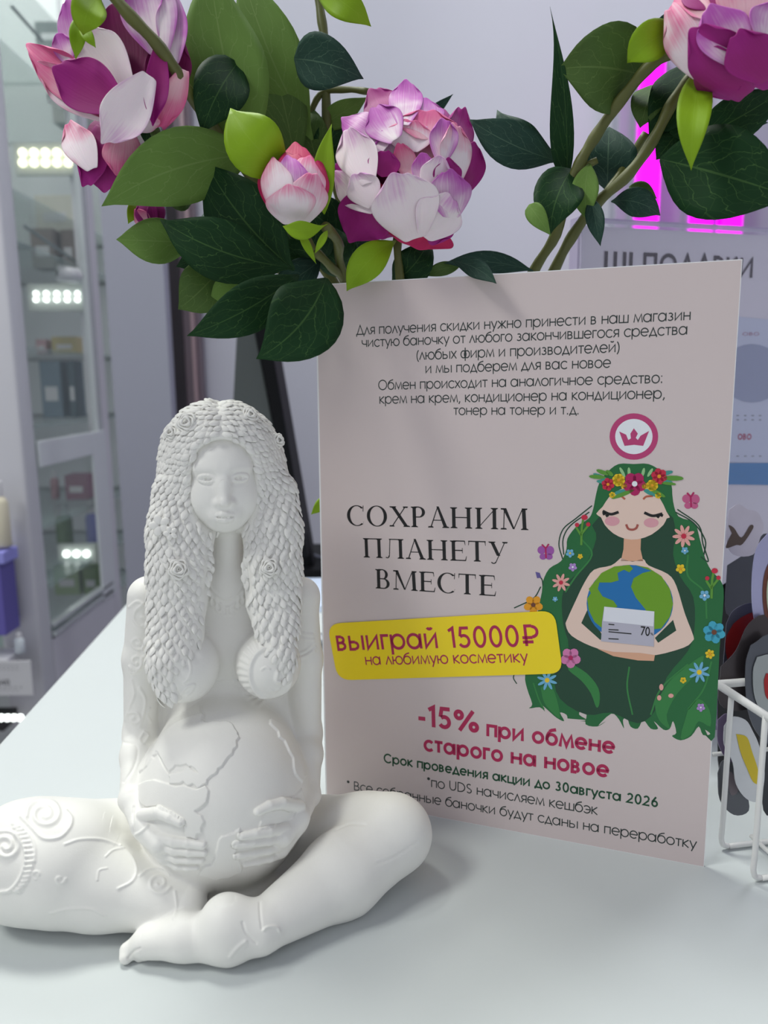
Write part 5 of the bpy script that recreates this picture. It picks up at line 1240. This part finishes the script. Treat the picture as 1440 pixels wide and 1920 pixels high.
def led_strip(x0, x1, py0, py1, n, Y, mt, rpx=6.5):
    a = at_y(x0, py0, Y); b = at_y(x1, py0, Y); c = at_y(x0, py1, Y)
    o = box('led_strip', (a[0] - .02, b[0] + .02, Y + .006, Y + .016, c[2] - .022, a[2] + .02), m_bar, case)
    rows = [py0] if py0 == py1 else [py0, py1]
    for py in rows:
        for k in range(n):
            p = at_y(x0 + (x1 - x0) * k / (n - 1), py, Y); bm = bmesh.new()
            r_ = bmesh.ops.create_uvsphere(bm, u_segments=12, v_segments=8, radius=1)
            for v in bm.verts: v.co = Vector((p[0] + v.co.x * rpx * .00118, Y + v.co.y * .006, p[2] + v.co.z * rpx * .00118))
            bmobj('led', bm, mt, o, True)
led_strip(42, 128, 286, 305, 5, 1.62, m_led, 7); led_strip(67, 145, 550, 562, 5, 1.62, m_ledw, 4.2); led_strip(124, 162, 1038, 1039, 3, 1.60, m_ledw, 6)
for (x, y) in ((92, 178), (108, 512), (132, 828)):
    p = at_x(x, y, CX - .05)
    cl = tube('shelf_clip', [p, p + np.array([.04, .03, -.004])], .016, m_alu, case, 16)
    tube('clip_bore', [p - np.array([.0015, .001, 0]), p + np.array([.001, .001, 0])], .007, mat('clip_hole', srgb(110, 116, 116)), cl, 12)
for (x0, y0, x1, y1) in ((80, 822, 205, 806), (55, 1162, 60, 1160)):
    pass
# goods: each carton or jar stands on a shelf of the case
G1 = 'goods in the glass display case'
def goods(name, label, cat, px0, px1, ptop, pbot, Y, col, kind='box', group=None, dep=.05, rough=.5):
    a = at_y(px0, ptop, Y); b = at_y(px1, pbot, Y)
    z0 = b[2]
    if group == G1: z0 = min(shz, key=lambda z: abs(z - z0)) + .0002; a[2] += z0 - b[2]
    e = empty(name, ((a[0] + b[0]) / 2, Y + dep / 2, z0), label, cat, group)
    m = mat('goods_%d_%d_%d' % col, srgb(*col), rough=rough)
    m2 = mat('goods_label', srgb(214, 214, 216), rough=.5)
    w = b[0] - a[0]; h = a[2] - z0
    if kind == 'box':
        box('carton', (a[0], b[0], Y, Y + dep, z0, a[2]), m, e, .002)
        box('front_label', (a[0] + w * .2, b[0] - w * .2, Y - .0008, Y, z0 + h * .3, z0 + h * .55), m2, e)
    else:
        r = w / 2; prof = [(0, 0), (r * .95, 0), (r, h * .05), (r, h * .66), (r * .7, h * .74), (r * .5, h * .76)]
        lid = [(r * .55, h * .76), (r * .55, h * .98), (r * .5, h), (0, h)]
        for nm, pr, mm_ in (('bottle_body', prof, m), ('cap', lid, m2)):
            VV, FF = [], []
            for rr, zz in pr:
                for k in range(20): an_ = 2 * math.pi * k / 20; VV.append(((a[0] + b[0]) / 2 + rr * math.cos(an_), Y + dep / 2 + rr * math.sin(an_), z0 + zz))
            for i in range(len(pr) - 1):
                for k in range(20): FF.append((i * 20 + k, i * 20 + (k + 1) % 20, i * 20 + 20 + (k + 1) % 20, i * 20 + 20 + k))
            mesh(nm, VV, FF, mm_, e, True)
    return e
G1 = 'goods in the glass display case'
goods('carton', 'dark grey carton on the top shelf of the glass case', 'box', 62, 124, 20, 70, 1.75, (96, 98, 100), group=G1)
goods('carton', 'pale grey tall carton below the dark grey one in the glass case', 'box', 90, 160, 110, 200, 1.8, (168, 166, 160), group=G1)
goods('carton', 'cream carton lit by the upper led strip in the glass case', 'box', 62, 140, 352, 424, 1.78, (216, 214, 200), group=G1)
goods('carton', 'brown wide carton behind the shelf clip in the glass case', 'box', 55, 104, 430, 505, 1.7, (134, 124, 118), group=G1)
goods('carton', 'grey brown carton beside the wider brown one in the glass case', 'box', 112, 142, 425, 500, 1.72, (124, 112, 106), group=G1)
goods('carton', 'pink small carton under the lower led strip', 'box', 66, 88, 636, 664, 1.7, (196, 160, 164), group=G1)
goods('carton', 'yellow small carton under the lower led strip', 'box', 95, 145, 632, 664, 1.7, (190, 176, 122), group=G1)
goods('carton', 'slate blue wide carton in the middle of the glass case', 'box', 72, 120, 676, 782, 1.66, (112, 132, 146), group=G1)
goods('carton', 'teal narrow carton right of the slate blue one', 'box', 124, 146, 676, 782, 1.66, (76, 96, 106), group=G1)
goods('carton', 'mauve carton behind the lower glass pane', 'box', 120, 165, 892, 938, 1.7, (150, 112, 128), group=G1)
goods('bottle', 'dusty pink bottle beside the mauve carton', 'bottle', 84, 104, 888, 940, 1.7, (176, 140, 146), 'bottle', G1)
goods('bottle', 'lavender bottle behind the lower glass pane', 'bottle', 150, 178, 948, 1036, 1.68, (134, 138, 196), 'bottle', G1)
goods('bottle', 'green bottle left of the lavender bottle', 'bottle', 92, 130, 940, 1026, 1.68, (104, 130, 92), 'bottle', G1)
goods('carton', 'white green striped carton on the bottom shelf of the glass case', 'box', 98, 150, 1056, 1110, 1.68, (150, 172, 130), group=G1)
goods('carton', 'olive green low carton on the bottom shelf of the glass case', 'box', 154, 186, 1070, 1120, 1.68, (112, 138, 84), group=G1)
# open shelf in front, at the far left edge
for x0, y0, x1, y1 in ((46, 424, 156, 500), (22, 12, 80, 78)):
    tube('support_rod', [at_x(x0, y0, CX - .035), at_x(x1, y1, CX - .035)], .003, mat('rod_grey', srgb(110, 122, 124)), case)
r1 = at_x(178, 960, CX); r2 = at_x(216, 802, CX); r3 = at_x(214, 850, CX)
box('door_stile', (CX, CX + .006, r1[1], YF - .014, ZR, r2[2]), mat('door_silver', srgb(214, 220, 222), rough=.3), case, .002)
box('door_rail', (CX, CX + .006, YN + .02, r1[1], r3[2] + .01, r2[2]), mat('door_silver', srgb(214, 220, 222), rough=.3), case, .002)
rack = empty('display_shelf', (-.85, 1.1, -.9), 'open lit shelf at the far left edge carrying violet cartons', 'shelf')
s0 = at_y(0, 1236, 1.204); XR = at_y(56, 1236, 1.255)[0]
box('shelf_board', (-1.1, XR - .012, 1.204, 1.255, s0[2] - .006, s0[2]), m_alu, rack)
box('shelf_board', (-1.1, XR - .03, 1.204, 1.255, at_y(0, 1350, 1.204)[2] - .02, at_y(0, 1350, 1.204)[2]), mat('black_shelf', srgb(30, 30, 32)), rack)
box('upright', (-1.1, -1.07, 1.23, 1.255, -.9, 1.2), m_alu, rack)
for k in range(4):
    p = at_y(2 + 12 * k, 1346, 1.11); bm = bmesh.new(); bmesh.ops.create_uvsphere(bm, u_segments=10, v_segments=6, radius=.0055, matrix=Matrix.Translation(Vector(p))); bmobj('led', bm, m_ledw, rack, True)
tg = box('price_tag', (at_y(-30, 1240, 1.200)[0], at_y(57, 1240, 1.200)[0], 1.200, 1.203, at_y(0, 1304, 1.200)[2], at_y(0, 1240, 1.200)[2]), mat('price_tag_paper', srgb(196, 196, 200), rough=.4))
tag(tg, 'white paper price tag clipped to the shelf edge at far left', 'price tag')
def text_at(name, txt, p0, p1, N_off, mt, parent, w=.1, cap=None):
    V_, F_, W_ = text_geo(txt, w, .02); d = (p1 - p0); L_ = np.linalg.norm(d); d = d / L_; up = np.array([0, 0, 1.0]); sc = L_ / W_; sy = sc if cap is None else cap / .72
    return mesh(name, [p0 + d * x * sc + up * y * sy + N_off for x, y in V_], F_, mt, parent)
text_at('price', '340', at_y(-6, 1284, 1.1995), at_y(19, 1284, 1.1995), np.zeros(3), mat('ink_tag', srgb(70, 70, 76)), tg, .11)
for y_ in (1252, 1258, 1292, 1297): text_at('small_print', '- - - - -', at_y(-2, y_, 1.1995), at_y(26 + (y_ % 3) * 8, y_, 1.1995), np.zeros(3), mat('ink_tag', srgb(70, 70, 76)), tg, .1)
goods('carton', 'violet carton standing on the open shelf', 'box', -60, 12, 1058, 1192, 1.206, (98, 90, 168))
goods('carton', 'pale violet carton lying on top of the violet carton', 'box', -60, 8, 1036, 1058, 1.206, (150, 150, 226))
goods('bottle', 'cream bottle on the upper left shelf edge', 'bottle', -40, 8, 905, 1030, 1.206, (206, 200, 178), 'bottle')
box('shelf_board', (-1.1, XR - .05, 1.206, 1.255, at_y(0, 1030, 1.206)[2] - .004, at_y(0, 1030, 1.206)[2] - .001), m_shelf, rack)
goods('jar', 'clear white jar beside the violet carton on the open shelf', 'jar', 12, 34, 1196, 1234, 1.21, (206, 214, 220), 'bottle')
# ------------------------------------------------------------------ wall things at the back
a = at_y(303, 478, 1.99); b_ = at_y(388, 782, 1.99)
wp = empty('wall_mirror', ((a[0] + b_[0]) / 2, 1.99, b_[2]), 'tall dark framed mirror on the back wall left of the monitor', 'mirror')
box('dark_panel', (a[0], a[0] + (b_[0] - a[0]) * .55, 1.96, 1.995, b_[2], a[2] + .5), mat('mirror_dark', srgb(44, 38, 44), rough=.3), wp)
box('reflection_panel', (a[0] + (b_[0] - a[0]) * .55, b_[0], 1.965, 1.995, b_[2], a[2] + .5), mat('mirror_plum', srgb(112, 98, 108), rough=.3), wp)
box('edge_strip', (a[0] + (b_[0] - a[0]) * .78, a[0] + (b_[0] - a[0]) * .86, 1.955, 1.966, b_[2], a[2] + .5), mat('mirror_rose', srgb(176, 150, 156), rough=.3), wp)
m_neon = mat('magenta_neon', (1.0, 0.0, 1.0), emit=1.15)
for i, (x0, x1, y0, y1, lb) in enumerate(((1208, 1235, 95, 430, 'leftmost magenta light strip glowing behind the peony leaves'), (1308, 1332, 250, 520, 'middle magenta light strip above the acrylic stand'), (1363, 1387, 250, 520, 'rightmost magenta light strip above the acrylic stand'))):
    p = at_y(x0, y0, 1.9); q_ = at_y(x1, y1, 1.9); e = empty('neon_strip', ((p[0] + q_[0]) / 2, 1.9, q_[2]), lb, 'light strip', 'magenta light strips on the back wall')
    box('light_tube', (p[0], q_[0], 1.9, 1.93, q_[2], p[2]), m_neon, e, .004); box('mount', (p[0] - .004, q_[0] + .004, 1.93, 1.999, q_[2] - .01, p[2] + .01), m_wall2, e)
p = at_y(1246, 60, 1.95); q_ = at_y(1300, 520, 1.95)
for x0, x1, lb in ((1165, 1202, 'narrow grey wall panel left of the magenta strips'), (1245, 1298, 'grey wall panel between the magenta strips'), (1395, 1460, 'grey wall panel right of the magenta strips')):
    u0 = at_y(x0, 60, 1.95); u1 = at_y(x1, 520, 1.95); o = box('wall_panel', (u0[0], u1[0], 1.95, 2.0, u1[2], u0[2]), mat('panel_grey', srgb(160, 160, 176), rough=.6), bevel=.004); tag(o, lb, 'panel')
# ------------------------------------------------------------------ monitor on the counter
MB0 = at_z(590, 1085, 0); MY = MB0[1] + .02
mon = empty('monitor', (MB0[0], MY, 0), 'black monitor seen edge on behind the figurine', 'monitor')
m_blk = mat('black_plastic', srgb(14, 15, 18), rough=.6, spec=.15); m_gry = mat('dark_grey_shell', srgb(72, 78, 78), rough=.5)
def prism_px(name, outline, y0, y1, mt, parent):
    P = [at_y(x, y, y0) for x, y in outline]; n = len(P); VV = [tuple(p) for p in P] + [(p[0], y1, p[2]) for p in P]
    FF = [tuple(range(n)), tuple(reversed(range(n, 2 * n)))] + [(i, i + n, (i + 1) % n + n, (i + 1) % n) for i in range(n)]
    bm = bmesh.new(); vs = [bm.verts.new(v) for v in VV]; [bm.faces.new([vs[i] for i in f]) for f in FF]; bmesh.ops.recalc_face_normals(bm, faces=bm.faces[:])
    bmesh.ops.bevel(bm, geom=bm.edges[:], offset=.0015, segments=1, affect='EDGES'); return bmobj(name, bm, mt, parent)
prism_px('screen_panel', [(452, 480), (480, 480), (578, 1046), (560, 1048)], MY - .02, MY + .06, m_blk, mon)
prism_px('back_shell', [(450, 510), (463, 540), (552, 1000), (530, 985), (470, 870), (436, 770), (440, 690)], MY - .012, MY + .05, m_gry, mon)
prism_px('neck', [(556, 1000), (576, 1000), (590, 1072), (566, 1072)], MY, MY + .03, m_blk, mon)
box('base', (MB0[0] - .03, MB0[0] + .07, MB0[1] - .0, MB0[1] + .16, 0, .012), m_blk, mon, .003)
tube('cable', smooth_path([at_depth(566, 1010, 1.02), at_depth(580, 1035, 1.02), at_depth(610, 1046, 1.03), at_depth(650, 1040, 1.05)], 6), .0018, mat('grey_cable', srgb(130, 134, 150)), mon)
pp = empty('paper_stack', tuple(at_z(606, 1170, 0)), 'stack of white printed papers on the counter between figurine and poster', 'papers')
p = at_z(580, 1150, 0)
for k in range(4): box('sheet', (p[0] - .02 + .002 * (k % 2), p[0] + .09, p[1] + .002 * k, p[1] + .13, .0015 * k, .0015 * k + .0012), mat('paper_%d' % (k % 2), srgb(226 - 22 * (k % 2), 232 - 14 * (k % 2), 240)), pp)
ms = empty('card_reader', tuple(at_z(598, 1222, 0)), 'small grey card reader on the counter behind the figurine elbow', 'card reader')
p = at_z(586, 1225, 0); box('housing', (p[0] - .01, p[0] + .03, p[1], p[1] + .03, 0, .010), mat('reader_grey', srgb(120, 124, 130)), ms, .002); box('keypad', (p[0] - .006, p[0] + .026, p[1] + .004, p[1] + .02, .010, .0112), mat('reader_keys', srgb(180, 184, 190)), ms)

# ------------------------------------------------------------------ acrylic sign holder behind the poster, right
H0 = at_depth(1077, 410, .50); H1 = at_depth(1440, 432, .545); hdv = (H1 - H0); hdv[2] = 0; hdv /= np.linalg.norm(hdv); hn = np.array([hdv[1], -hdv[0], 0])   # towards viewer
HT = H0[2]; HWD = .215
holder = empty('sign_holder', tuple(np.array([H0[0], H0[1], 0]) + hdv * HWD / 2), 'clear acrylic sign holder behind the poster at the right', 'sign holder')
m_acr = glassmat('acrylic', srgb(225, 228, 245), alpha=.07, rough=.03); m_acre = glassmat('acrylic_edge', srgb(196, 186, 216), alpha=.75, rough=.1)
def hslab(name, u0, u1, z0, z1, o0, o1, mt, parent):
    B_ = np.array([H0[0], H0[1], 0]); VV = [B_ + hdv * u + hn * o + np.array([0, 0, z]) for z in (z0, z1) for (u, o) in ((u0, o0), (u1, o0), (u1, o1), (u0, o1))]
    return mesh(name, VV, [(3, 2, 1, 0), (4, 5, 6, 7), (0, 1, 5, 4), (1, 2, 6, 5), (2, 3, 7, 6), (3, 0, 4, 7)], mt, parent)
hslab('front_plate', 0, HWD, .003, HT, .004, .006, m_acr, holder); hslab('back_plate', 0, HWD, .003, HT, -.006, -.004, m_acr, holder)
hslab('top_edge', 0, HWD, HT - .0012, HT, -.004, .006, m_acre, holder); hslab('side_edge', -.0006, .0012, .003, HT, -.004, .006, m_acre, holder); hslab('foot', -.0, HWD, 0, .003, -.05, .05, m_acre, holder)
hslab('side_edge', HWD - .0012, HWD, .003, HT, -.004, .006, m_acre, holder)
ins = hslab('insert', .006, HWD - .004, 0.006, HT - .004, -.0015, .0, mat('insert_lilac', srgb(216, 210, 226), rough=.5, noise=.08, scale=8), None)
tag(ins, 'lilac printed gift notice inside the acrylic sign holder', 'notice')
def on_h(px, py, off): return on_plane(px, py, np.array([H0[0], H0[1], 0]) + hn * off, hn)
def hpoly(name, px, mt, off, parent=ins):
    P = [on_h(x, y, off) for x, y in px]; uv = [(((q - H0) @ hdv), q[2]) for q in P]
    return mesh(name, P, [tuple(t) for t in earcut(uv)], mt, parent)
i_in = ink('plum_black', 52, 34, 48)
a = on_h(1132, 512, .0006); b_ = on_h(1412, 522, .0006)
def htext(txt, p0, p1, w, mt, cap):
    a = on_h(*p0, .0006); b_ = on_h(*p1, .0006); V_, F_, W_ = text_geo(txt, w, .08); d = b_ - a; sc = np.linalg.norm(d) / W_; d /= np.linalg.norm(d)
    return mesh('lettering', [a + d * x * sc + EZ * y * cap / .72 for x, y in V_], F_, mt, ins)
htext('ШI', (1132, 510), (1188, 512), .13, i_in, .0135); htext('ПОДАРКИ', (1205, 514), (1412, 521), .13, i_in, .0135)
hpoly('printed_label', [(1370, 592), (1450, 600), (1450, 868), (1350, 866)], ink('pale_blue_print', 196, 200, 226), .0003)
hpoly('printed_jar', ellp(1410, 700, 60, 55, 24), ink('grey_blue_print', 150, 156, 188), .0005)
hpoly('printed_band', [(1340, 868), (1480, 868), (1480, 910), (1340, 908)], ink('blue_band', 52, 122, 186), .0005)
htext('ОВО', (1383, 824), (1409, 824), .15, i_mag, .004); htext('ОВО', (1392, 629), (1424, 629), .1, ink('rose_print', 170, 110, 140), .0022)
for y_ in (782, 790, 858): htext('- - - -', (1380, y_), (1428, y_), .12, i_in, .003)
# ------------------------------------------------------------------ white wire basket and its stickers
m_wire = mat('white_wire', srgb(232, 232, 230), rough=.35)
bk = empty('wire_basket', (.20, .40, 0), 'white wire basket of stickers right of the poster', 'basket')
K1 = at_z(1352, 1588, .002); K2 = at_z(1412, 1648, .002); kd = (K2 - K1) / np.linalg.norm(K2 - K1); kn = np.array([-kd[1], kd[0], 0]); kn = kn if kn[0] > 0 else -kn
ztop = .068
K2 = K1 + kd * np.linalg.norm(K2 - K1)
def kp(u, w_, z): return K1 + kd * u + kn * w_ + EZ * (z - K1[2])
LN = np.linalg.norm(K2 - K1)
zr = at_y(1412, 1342, K2[1])[2]
W2 = .16; L2_ = LN * 1.9
def wire(name, pts, r=.0016): return tube(name, [np.asarray(p) for p in pts], r, m_wire, bk, 10)
wire('rim', [kp(-.012, 0, zr), kp(L2_, 0, zr), kp(L2_, W2, zr), kp(-.012, W2, zr), kp(-.012, 0, zr)], .0022)
for u in (0, LN, L2_ - .002): wire('upright_wire', smooth_path([kp(u, 0, zr), kp(u, 0, .02), kp(u, 0, .006), kp(u, .004, .0022), kp(u, .02, .002), kp(u, W2 - .004, .002), kp(u, W2, .006), kp(u, W2, zr)], 5), .0014)
for w_ in (.02, .07, .12): wire('floor_wire', [kp(-.004, w_, .0035), kp(L2_, w_, .0035)], .0012)
wire('side_wire', [kp(-.012, 0, zr * .55), kp(-.012, W2, zr * .55)], .0012); wire('side_wire', [kp(-.012, .05, zr), kp(-.012, .05, .003)], .0012)
def sticker(label, px, d, col, inner=(), d2=None, zig=0):
    _P = smooth_path([*px, px[0]], 4)[:-1]
    e = None; c3 = [at_depth(x, y, d if d2 is None else d + (d2 - d) * (y - px[0][1]) / 200) for x, y in _P]
    n = len(c3); VV = c3 + [p + FW * .0006 for p in c3]; uv = [tuple(x) for x in _P]
    T = [tuple(t) for t in earcut(uv)]; FF = T + [tuple(i + n for i in reversed(t)) for t in T] + [(i, (i + 1) % n, (i + 1) % n + n, i + n) for i in range(n)]
    cen = np.mean(c3, 0); e = empty('sticker', tuple(cen), label, 'sticker', 'foil stickers in the wire basket')
    mesh('foil', VV, FF, mat('foil_%d_%d_%d' % col, srgb(*col), rough=.28, metal=.35, noise=.12, scale=60), e)
    for j, (ip, ic) in enumerate(inner):
        q = [tuple(x) for x in smooth_path([*ip, ip[0]], 4)[:-1]]
        mesh('printed_patch', [at_depth(x, y, d) - FW * .0003 * (j + 1) for x, y in q], [tuple(t) for t in earcut(q)], mat('patch_%d_%d_%d' % ic, srgb(*ic), rough=.4), e)
sticker('silver cloud sticker with brown branches at the top of the basket', [(1368, 955), (1385, 945), (1402, 955), (1420, 960), (1432, 985), (1425, 1010), (1412, 1040), (1376, 1040), (1362, 1010)], .44, (196, 190, 204), [([(1372, 1000), (1366, 985), (1376, 990), (1390, 1008), (1406, 985), (1412, 990), (1392, 1020), (1380, 1022), (1362, 1028), (1362, 1020)], (88, 72, 66))])
sticker('dark grey rounded sticker under the silver cloud sticker', [(1364, 1060), (1400, 1036), (1440, 1000), (1450, 1080), (1400, 1140), (1362, 1150)], .455, (74, 76, 86))
sticker('grey sticker with a dark red oval', [(1362, 1170), (1376, 1144), (1410, 1130), (1444, 1140), (1440, 1230), (1390, 1260), (1356, 1300)], .415, (88, 88, 104), [([(1374, 1170), (1392, 1156), (1416, 1150), (1420, 1190), (1392, 1220), (1366, 1240), (1360, 1200)], (128, 10, 16))])
sticker('large lilac oval sticker with brown outline', [(1440, 1000), (1418, 1030), (1410, 1090), (1414, 1160), (1438, 1215), (1475, 1200), (1490, 1100), (1475, 1020)], .405, (176, 176, 212), [([(1444, 1048), (1432, 1080), (1430, 1130), (1442, 1180), (1470, 1180), (1480, 1100), (1466, 1050)], (112, 60, 46)), ([(1448, 1056), (1438, 1090), (1437, 1130), (1446, 1170), (1466, 1170), (1474, 1100), (1460, 1060)], (200, 214, 186))])
sticker('dark brown grey sticker in the middle of the basket', [(1352, 1250), (1380, 1220), (1404, 1170), (1440, 1160), (1450, 1280), (1400, 1330), (1350, 1320)], .402, (70, 64, 66))
sticker('silver sticker with red centre behind the upright wire', [(1420, 1232), (1412, 1260), (1416, 1310), (1438, 1345), (1470, 1340), (1480, 1260), (1450, 1228)], .395, (170, 176, 176), [([(1436, 1262), (1432, 1280), (1438, 1310), (1460, 1310), (1462, 1270)], (178, 24, 30))])
sticker('slate grey sticker leaning behind the basket rim', [(1408, 1210), (1398, 1250), (1402, 1330), (1424, 1380), (1450, 1380), (1450, 1200)], .396, (94, 98, 106))
sticker('white cloud sticker with a yellow patch behind the upright wire', [(1358, 1362), (1372, 1344), (1398, 1350), (1412, 1372), (1424, 1400), (1434, 1450), (1424, 1500), (1400, 1498), (1380, 1470), (1374, 1430), (1358, 1396)], .392, (206, 208, 212), [([(1380, 1376), (1400, 1382), (1410, 1410), (1420, 1440), (1424, 1468), (1412, 1466), (1400, 1440), (1388, 1410)], (214, 190, 40))])
sticker('purple grey sticker left of the white cloud sticker', [(1346, 1350), (1362, 1338), (1376, 1350), (1372, 1390), (1380, 1430), (1360, 1420), (1346, 1390)], .40, (134, 118, 148))
sticker('dark grey round sticker at the bottom of the basket', [(1346, 1450), (1356, 1426), (1380, 1436), (1398, 1480), (1404, 1520), (1376, 1528), (1350, 1500)], .398, (96, 98, 104), [([(1360, 1450), (1372, 1448), (1384, 1480), (1370, 1490)], (120, 110, 116))])
sticker('black sheet filling the dark background at the back of the basket', [(1350, 1100), (1480, 1060), (1480, 1540), (1356, 1500)], .47, (36, 36, 40))  # plain black sheet added to fill the dark area behind the stickers
sticker('dark grey sticker lying low at the right of the basket', [(1424, 1380), (1450, 1360), (1470, 1440), (1460, 1510), (1432, 1520)], .41, (60, 62, 68))
